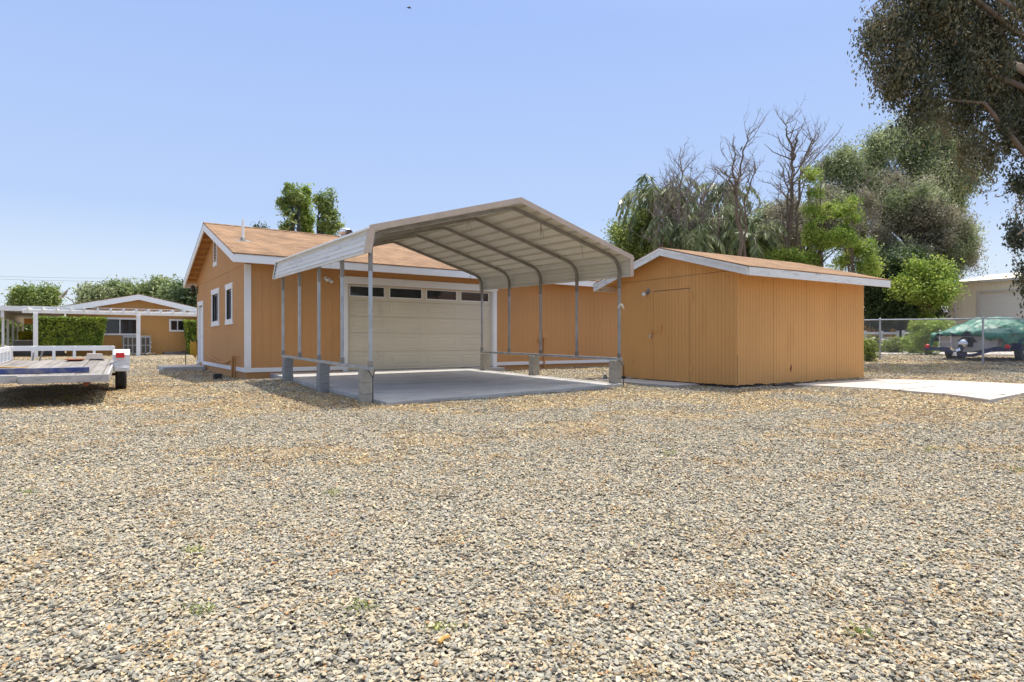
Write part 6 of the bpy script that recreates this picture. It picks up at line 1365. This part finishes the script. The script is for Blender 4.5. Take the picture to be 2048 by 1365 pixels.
# ================================================================ GRAVEL, STRAW, WEEDS
def inside(poly, x, y):
    c = np.zeros(len(x), bool); n = len(poly)
    for i in range(n):
        x1, y1 = poly[i]; x2, y2 = poly[(i + 1) % n]
        k = ((y1 > y) != (y2 > y)) & (x < (x2 - x1) * (y - y1) / (y2 - y1 + 1e-12) + x1); c ^= k
    return c
def poly_g(pts): return [(GW(a, b).x, GW(a, b).y) for a, b in pts]
blocked = [poly_g([(0.62, -7.33), (6.28, -6.97), (6.28, 0.3), (0.62, 0.3)]), poly_g([(-0.03, -0.02), (15, -0.02), (15, 8.1), (-0.03, 8.1)]), poly_g([(-1.25, 5.9), (0, 5.9), (0, 7.8), (-1.25, 7.8)]), poly_g([(6.2, -0.42), (7.7, -0.42), (7.7, 0.1), (6.2, 0.1)]),
           [(SW(a, b).x, SW(a, b).y) for a, b in ((-0.02, -0.02), (HL + .02, -0.02), (HL + .02, HD + .02), (-0.02, HD + .02))], [(SW(a, b).x, SW(a, b).y) for a, b in ((-1.13, 3.33), (-0.73, 1.08), (0.1, 1.05), (0.1, 3.35))], padp]
rng = np.random.default_rng(77)
def scatter(dens, y0, y1, mx=2.2):
    A = 0; x0_ = -0.86 * y1 - mx; x1_ = 0.86 * y1 + mx; n = int(dens * (x1_ - x0_) * (y1 - y0)); x = rng.uniform(x0_, x1_, n); y = rng.uniform(y0, y1, n)
    k = np.abs(x) < 0.86 * y + mx; x = x[k]; y = y[k]; b = np.zeros(len(x), bool)
    for p in blocked: b |= inside(p, x, y)
    return x[~b], y[~b]
# clumps of crushed stones, several variants, instanced over the ground
stone = bpy.data.materials.new('crushed_stone'); stone.use_nodes = True; t = stone.node_tree; N = t.nodes; L_ = t.links; b = N['Principled BSDF']; b.inputs['Roughness'].default_value = 0.85; b.inputs['Specular IOR Level'].default_value = 0.3
a1 = N.new('ShaderNodeAttribute'); a1.attribute_name = 'tone'; oi = N.new('ShaderNodeObjectInfo'); ad = N.new('ShaderNodeMath'); ad.operation = 'ADD'; L_.new(a1.outputs['Fac'], ad.inputs[0]); L_.new(oi.outputs['Random'], ad.inputs[1])
fr_ = N.new('ShaderNodeMath'); fr_.operation = 'FRACT'; L_.new(ad.outputs[0], fr_.inputs[0]); rp = N.new('ShaderNodeValToRGB'); rp.color_ramp.interpolation = 'CONSTANT'; e = rp.color_ramp.elements
pal = [(0.0, (0.378, 0.308, 0.199)), (0.13, (0.275, 0.255, 0.199)), (0.27, (0.470, 0.384, 0.253)), (0.38, (0.240, 0.224, 0.179)), (0.50, (0.348, 0.300, 0.211)), (0.62, (0.307, 0.280, 0.218)), (0.72, (0.531, 0.451, 0.320)), (0.79, (0.153, 0.142, 0.117)), (0.85, (0.409, 0.314, 0.195)), (0.91, (0.358, 0.327, 0.257)), (0.985, (0.368, 0.209, 0.094))]
for i, (p_, c_) in enumerate(pal):
    el = e[0] if i == 0 else (e[1] if i == 1 else e.new(p_)); el.position = p_; el.color = (*c_, 1)
tcs = N.new('ShaderNodeTexCoord'); ns = N.new('ShaderNodeTexNoise'); ns.inputs['Scale'].default_value = 90; ns.inputs['Detail'].default_value = 4; L_.new(tcs.outputs['Object'], ns.inputs['Vector'])
mr = N.new('ShaderNodeMapRange'); mr.inputs['To Min'].default_value = 0.72; mr.inputs['To Max'].default_value = 1.28; mr.inputs['From Min'].default_value = 0.3; mr.inputs['From Max'].default_value = 0.7; L_.new(ns.outputs['Fac'], mr.inputs['Value'])
vm = N.new('ShaderNodeVectorMath'); vm.operation = 'SCALE'; L_.new(fr_.outputs[0], rp.inputs[0]); L_.new(rp.outputs[0], vm.inputs[0]); L_.new(mr.outputs[0], vm.inputs['Scale']); L_.new(vm.outputs[0], b.inputs['Base Color'])
rr_ = random.Random(4)
def stone_bm(bm, c, s):
    v = []
    for _ in range(11):
        d = Vector((rr_.gauss(0, 1), rr_.gauss(0, 1), rr_.gauss(0, 1))).normalized(); v.append(d)
    sc = Vector((s * rr_.uniform(.8, 1.35), s * rr_.uniform(.6, 1.0), s * rr_.uniform(.30, .62))); rot = Matrix.Rotation(rr_.uniform(0, 6.28), 3, 'Z') @ Matrix.Rotation(rr_.uniform(-.45, .45), 3, 'X')
    vs_ = [bm.verts.new(rot @ Vector((d.x * sc.x, d.y * sc.y, d.z * sc.z)) + c) for d in v]
    r = bmesh.ops.convex_hull(bm, input=vs_)
    junk = [g_ for g_ in r['geom_interior'] if isinstance(g_, bmesh.types.BMVert)]
    if junk: bmesh.ops.delete(bm, geom=junk, context='VERTS')
variants = bpy.data.collections.new('stone_variants'); NVAR = 14
for i in range(NVAR):
    bm = bmesh.new(); tn = bm.faces.layers.float.new('tone'); done = 0
    for k in range(9):
        ang = rr_.uniform(0, 6.28); rad_ = 0.075 * math.sqrt(rr_.random())
        c = Vector((rad_ * math.cos(ang), rad_ * math.sin(ang), rr_.uniform(-0.003, 0.015)))
        nf0 = len(bm.faces); stone_bm(bm, c, rr_.choice((0.011, 0.014, 0.017, 0.021))); bm.faces.ensure_lookup_table(); tv_ = rr_.random()
        for f in bm.faces:
            if f[tn] == 0.0: f[tn] = 0.001 + tv_
    me = bpy.data.meshes.new('stone_clump'); bm.to_mesh(me); bm.free(); me.materials.append(stone); o = bpy.data.objects.new('stone_clump', me); variants.objects.link(o)
parts = []
for dens, y0, y1, sc in ((1050, 1.2, 5.5, 0.68), (720, 5.5, 9.0, 0.74), (340, 9.0, 13.0, 0.9), (170, 13.0, 19.0, 1.1), (50, 19.0, 30.0, 1.6)):
    x, y = scatter(dens, y0, y1); d_ = dirt(x, y); k = rng.random(len(x)) > d_ * 0.95; x, y = x[k], y[k]; parts.append(np.stack([x, y, rng.uniform(.85, 1.2, len(x)) * sc], -1))
Q = np.concatenate(parts); n = len(Q); z = gz(Q[:, 0], Q[:, 1])
me = bpy.data.meshes.new('gravel'); me.vertices.add(n); me.vertices.foreach_set('co', np.stack([Q[:, 0], Q[:, 1], z + rng.uniform(-.004, .006, n)], -1).astype(np.float32).ravel())
for nm, ty_, ar in (('rot', 'FLOAT_VECTOR', np.stack([rng.normal(0, .12, n), rng.normal(0, .12, n), rng.uniform(0, 6.28, n)], -1)), ('scl', 'FLOAT', Q[:, 2]), ('pick', 'INT', rng.integers(0, NVAR, n))):
    at = me.attributes.new(nm, ty_, 'POINT')
    if ty_ == 'FLOAT_VECTOR': at.data.foreach_set('vector', ar.astype(np.float32).ravel())
    else: at.data.foreach_set('value', ar.astype(np.int32 if ty_ == 'INT' else np.float32))
gv = bpy.data.objects.new('gravel', me); C.objects.link(gv); gv['kind'] = 'stuff'; gv['label'] = 'loose grey and cream crushed stone covering the yard'
ng_ = bpy.data.node_groups.new('scatter_stones', 'GeometryNodeTree'); ng_.interface.new_socket('Geometry', in_out='INPUT', socket_type='NodeSocketGeometry'); ng_.interface.new_socket('Geometry', in_out='OUTPUT', socket_type='NodeSocketGeometry')
N = ng_.nodes; gi = N.new('NodeGroupInput'); go_ = N.new('NodeGroupOutput'); ip = N.new('GeometryNodeInstanceOnPoints'); ci = N.new('GeometryNodeCollectionInfo'); ci.inputs['Collection'].default_value = variants; ci.inputs['Separate Children'].default_value = True; ci.inputs['Reset Children'].default_value = True
def nat(nm, ty_): a = N.new('GeometryNodeInputNamedAttribute'); a.data_type = ty_; a.inputs['Name'].default_value = nm; return a
ar, as_, ap = nat('rot', 'FLOAT_VECTOR'), nat('scl', 'FLOAT'), nat('pick', 'INT'); er = N.new('FunctionNodeEulerToRotation')
l = ng_.links; l.new(gi.outputs[0], ip.inputs['Points']); l.new(ci.outputs[0], ip.inputs['Instance']); ip.inputs['Pick Instance'].default_value = True
l.new(ap.outputs[0], ip.inputs['Instance Index']); l.new(ar.outputs[0], er.inputs[0]); l.new(er.outputs[0], ip.inputs['Rotation']); l.new(as_.outputs[0], ip.inputs['Scale']); l.new(ip.outputs[0], go_.inputs[0])
gm = gv.modifiers.new('scatter', 'NODES'); gm.node_group = ng_
# dry straw and fallen leaves
Ps, As, Bs, Ts = [], [], [], []
for dens, y0, y1, s_ in ((900, 1.2, 5, .7), (1000, 5, 9, .9), (900, 9, 14, 1.1), (300, 14, 24, 1.3), (80, 24, 34, 2.0)):
    x, y = scatter(dens, y0, y1); d_ = dirt(x, y); sp2 = (gnoise(x, y, 0.17, 9) > 0.80) * 0.9
    k = rng.random(len(x)) < np.maximum(d_ * 1.1, np.maximum(sp2, 0.03)); x, y = x[k], y[k]; n = len(x)
    a = rng.uniform(0, 6.28, n); ln = rng.uniform(.005, .022, n) * s_; wd = ln * rng.uniform(.15, .7, n); tz_ = rng.normal(0, .35, n)
    Ps.append(np.stack([x, y, gz(x, y) + 0.012 + rng.uniform(0, .012, n)], -1)); As.append(np.stack([np.cos(a) * ln, np.sin(a) * ln, tz_ * ln], -1)); Bs.append(np.stack([-np.sin(a) * wd, np.cos(a) * wd, rng.normal(0, .4, n) * wd], -1)); Ts.append(rng.random(n) ** 1.3 * .7 + .3 * gnoise(x, y, .6, 12))
for dens, y0, y1, s_ in ((4200, 1.4, 5, .55), (2600, 5, 10, .8)):          # small brown drifts of litter
    x, y = scatter(dens, y0, y1, 1.0); k = (gnoise(x, y * 1.4, 0.26, 19) * .7 + gnoise(x, y, .09, 20) * .3 > 0.71) & (rng.random(len(x)) < .8); x, y = x[k], y[k]; n = len(x)
    a = rng.uniform(0, 6.28, n); ln = rng.uniform(.006, .02, n) * s_; wd = ln * rng.uniform(.15, .5, n)
    Ps.append(np.stack([x, y, gz(x, y) + 0.016 + rng.uniform(0, .014, n)], -1)); As.append(np.stack([np.cos(a) * ln, np.sin(a) * ln, rng.normal(0, .5, n) * ln], -1)); Bs.append(np.stack([-np.sin(a) * wd, np.cos(a) * wd, rng.normal(0, .4, n) * wd], -1)); Ts.append(rng.random(n) * .6)
o = quads_obj('dry_leaves', np.concatenate(Ps), np.concatenate(As), np.concatenate(Bs), np.concatenate(Ts), LM['straw']); o['kind'] = 'stuff'; o['label'] = 'dry straw and fallen leaves scattered in patches on the gravel'
# single weeds
weeds = [(670, 992, 'low green weed'), (55, 992, 'flat green weed at the far left'), (390, 1110, 'pale thin weed'), (1862, 905, 'spreading olive weed'), (2040, 948, 'upright bright green sprig at the right edge'), (1720, 1275, 'grassy tuft near the lower right'), (720, 1225, 'grassy tuft near the bottom left of centre'), (812, 806, 'small weed at the near slab edge'), (885, 1268, 'tuft with one yellow flower'), (405, 1232, 'greenish tuft at lower left'), (1340, 912, 'small dark weed in the middle gravel'),
         (1450, 768, 'pale weed at the shed corner'), (1625, 756, 'weed at the foot of the long shed wall'), (1715, 750, 'yellow flowering weed at the right shed corner'), (1790, 741, 'thin yellow weed before the fence'), (1870, 738, 'tall thin weed before the fence'), (135, 800, 'dry weed under the trailer')]
for i, (px, py, lab) in enumerate(weeds):
    # walk along the view ray to the ground
    d = 2.0
    for _ in range(60): x = (px - 1024) / FPX * d; d = FPX * (CZ - gz1(x, d)) / (py - 682.5)
    x = (px - 1024) / FPX * d; g = gz1(x, d); rg = np.random.default_rng(200 + i); n = 70 if d < 9 else 60; hgt = 0.05 if d < 6 else (0.07 if d < 11 else 0.22)
    P = np.stack([x + rg.normal(0, hgt * .8, n), d + rg.normal(0, hgt * .5, n), g + rg.uniform(0.01, hgt, n)], -1); a = unit(np.stack([rg.normal(0, 1, n), rg.normal(0, 1, n), rg.uniform(.4, 2, n)], -1)) * rg.uniform(.4, 1, n)[:, None] * max(.016, hgt * .3); bb_ = unit(np.cross(a, rg.normal(size=(n, 3)))) * (.003 if d < 9 else .006)
    o = quads_obj('weed', P, a, bb_, rg.random(n), LM['weed'], None, (x, d, g)); o.location = (x, d, g); tag(o, lab + ' growing in the gravel' if 'wall' not in lab and 'fence' not in lab and 'slab' not in lab else lab, 'weed', 'single weeds in the gravel')
# twigs and wood chips lying about
for i, (px, py, ln, rot, col, lab) in enumerate(((895, 1000, .16, .1, 'bark', 'dark thin stick lying on the middle gravel'), (1262, 1118, .05, .3, 'bark', 'short dark brown chip on the gravel'), (888, 1290, .06, 1.0, 'fencewood', 'orange wood splinter near the bottom of the view'), (1880, 823, .3, .0, 'bark', 'long dark stick below the pale concrete pad'), (1100, 1030, .03, .2, 'white', 'tiny white scrap on the gravel'), (1800, 1212, .12, -.7, 'deadwood', 'pale brown stick on the lower right gravel'), (735, 803, .25, .1, 'deadwood', 'pale twig lying by the near block pier'), (1520, 862, .2, .1, 'deadwood', 'long pale twig below the shed corner'))):
    d = 3.0
    for _ in range(60): x = (px - 1024) / FPX * d; d = FPX * (CZ - gz1(x, d)) / (py - 682.5)
    g = gz1(x, d) + .022; o = MB().tube([(-ln / 2, 0, 0), (-.1 * ln, ln * .05, .006), (ln * .2, -ln * .03, .004), (ln / 2, ln * .02, .0)], [.004, .006, .006, .003] if ln > .08 else .008, 5).build('twig', M[col], None); o.location = (x, d, g); o.rotation_euler = (0, 0, rot); tag(o, lab, 'stick')
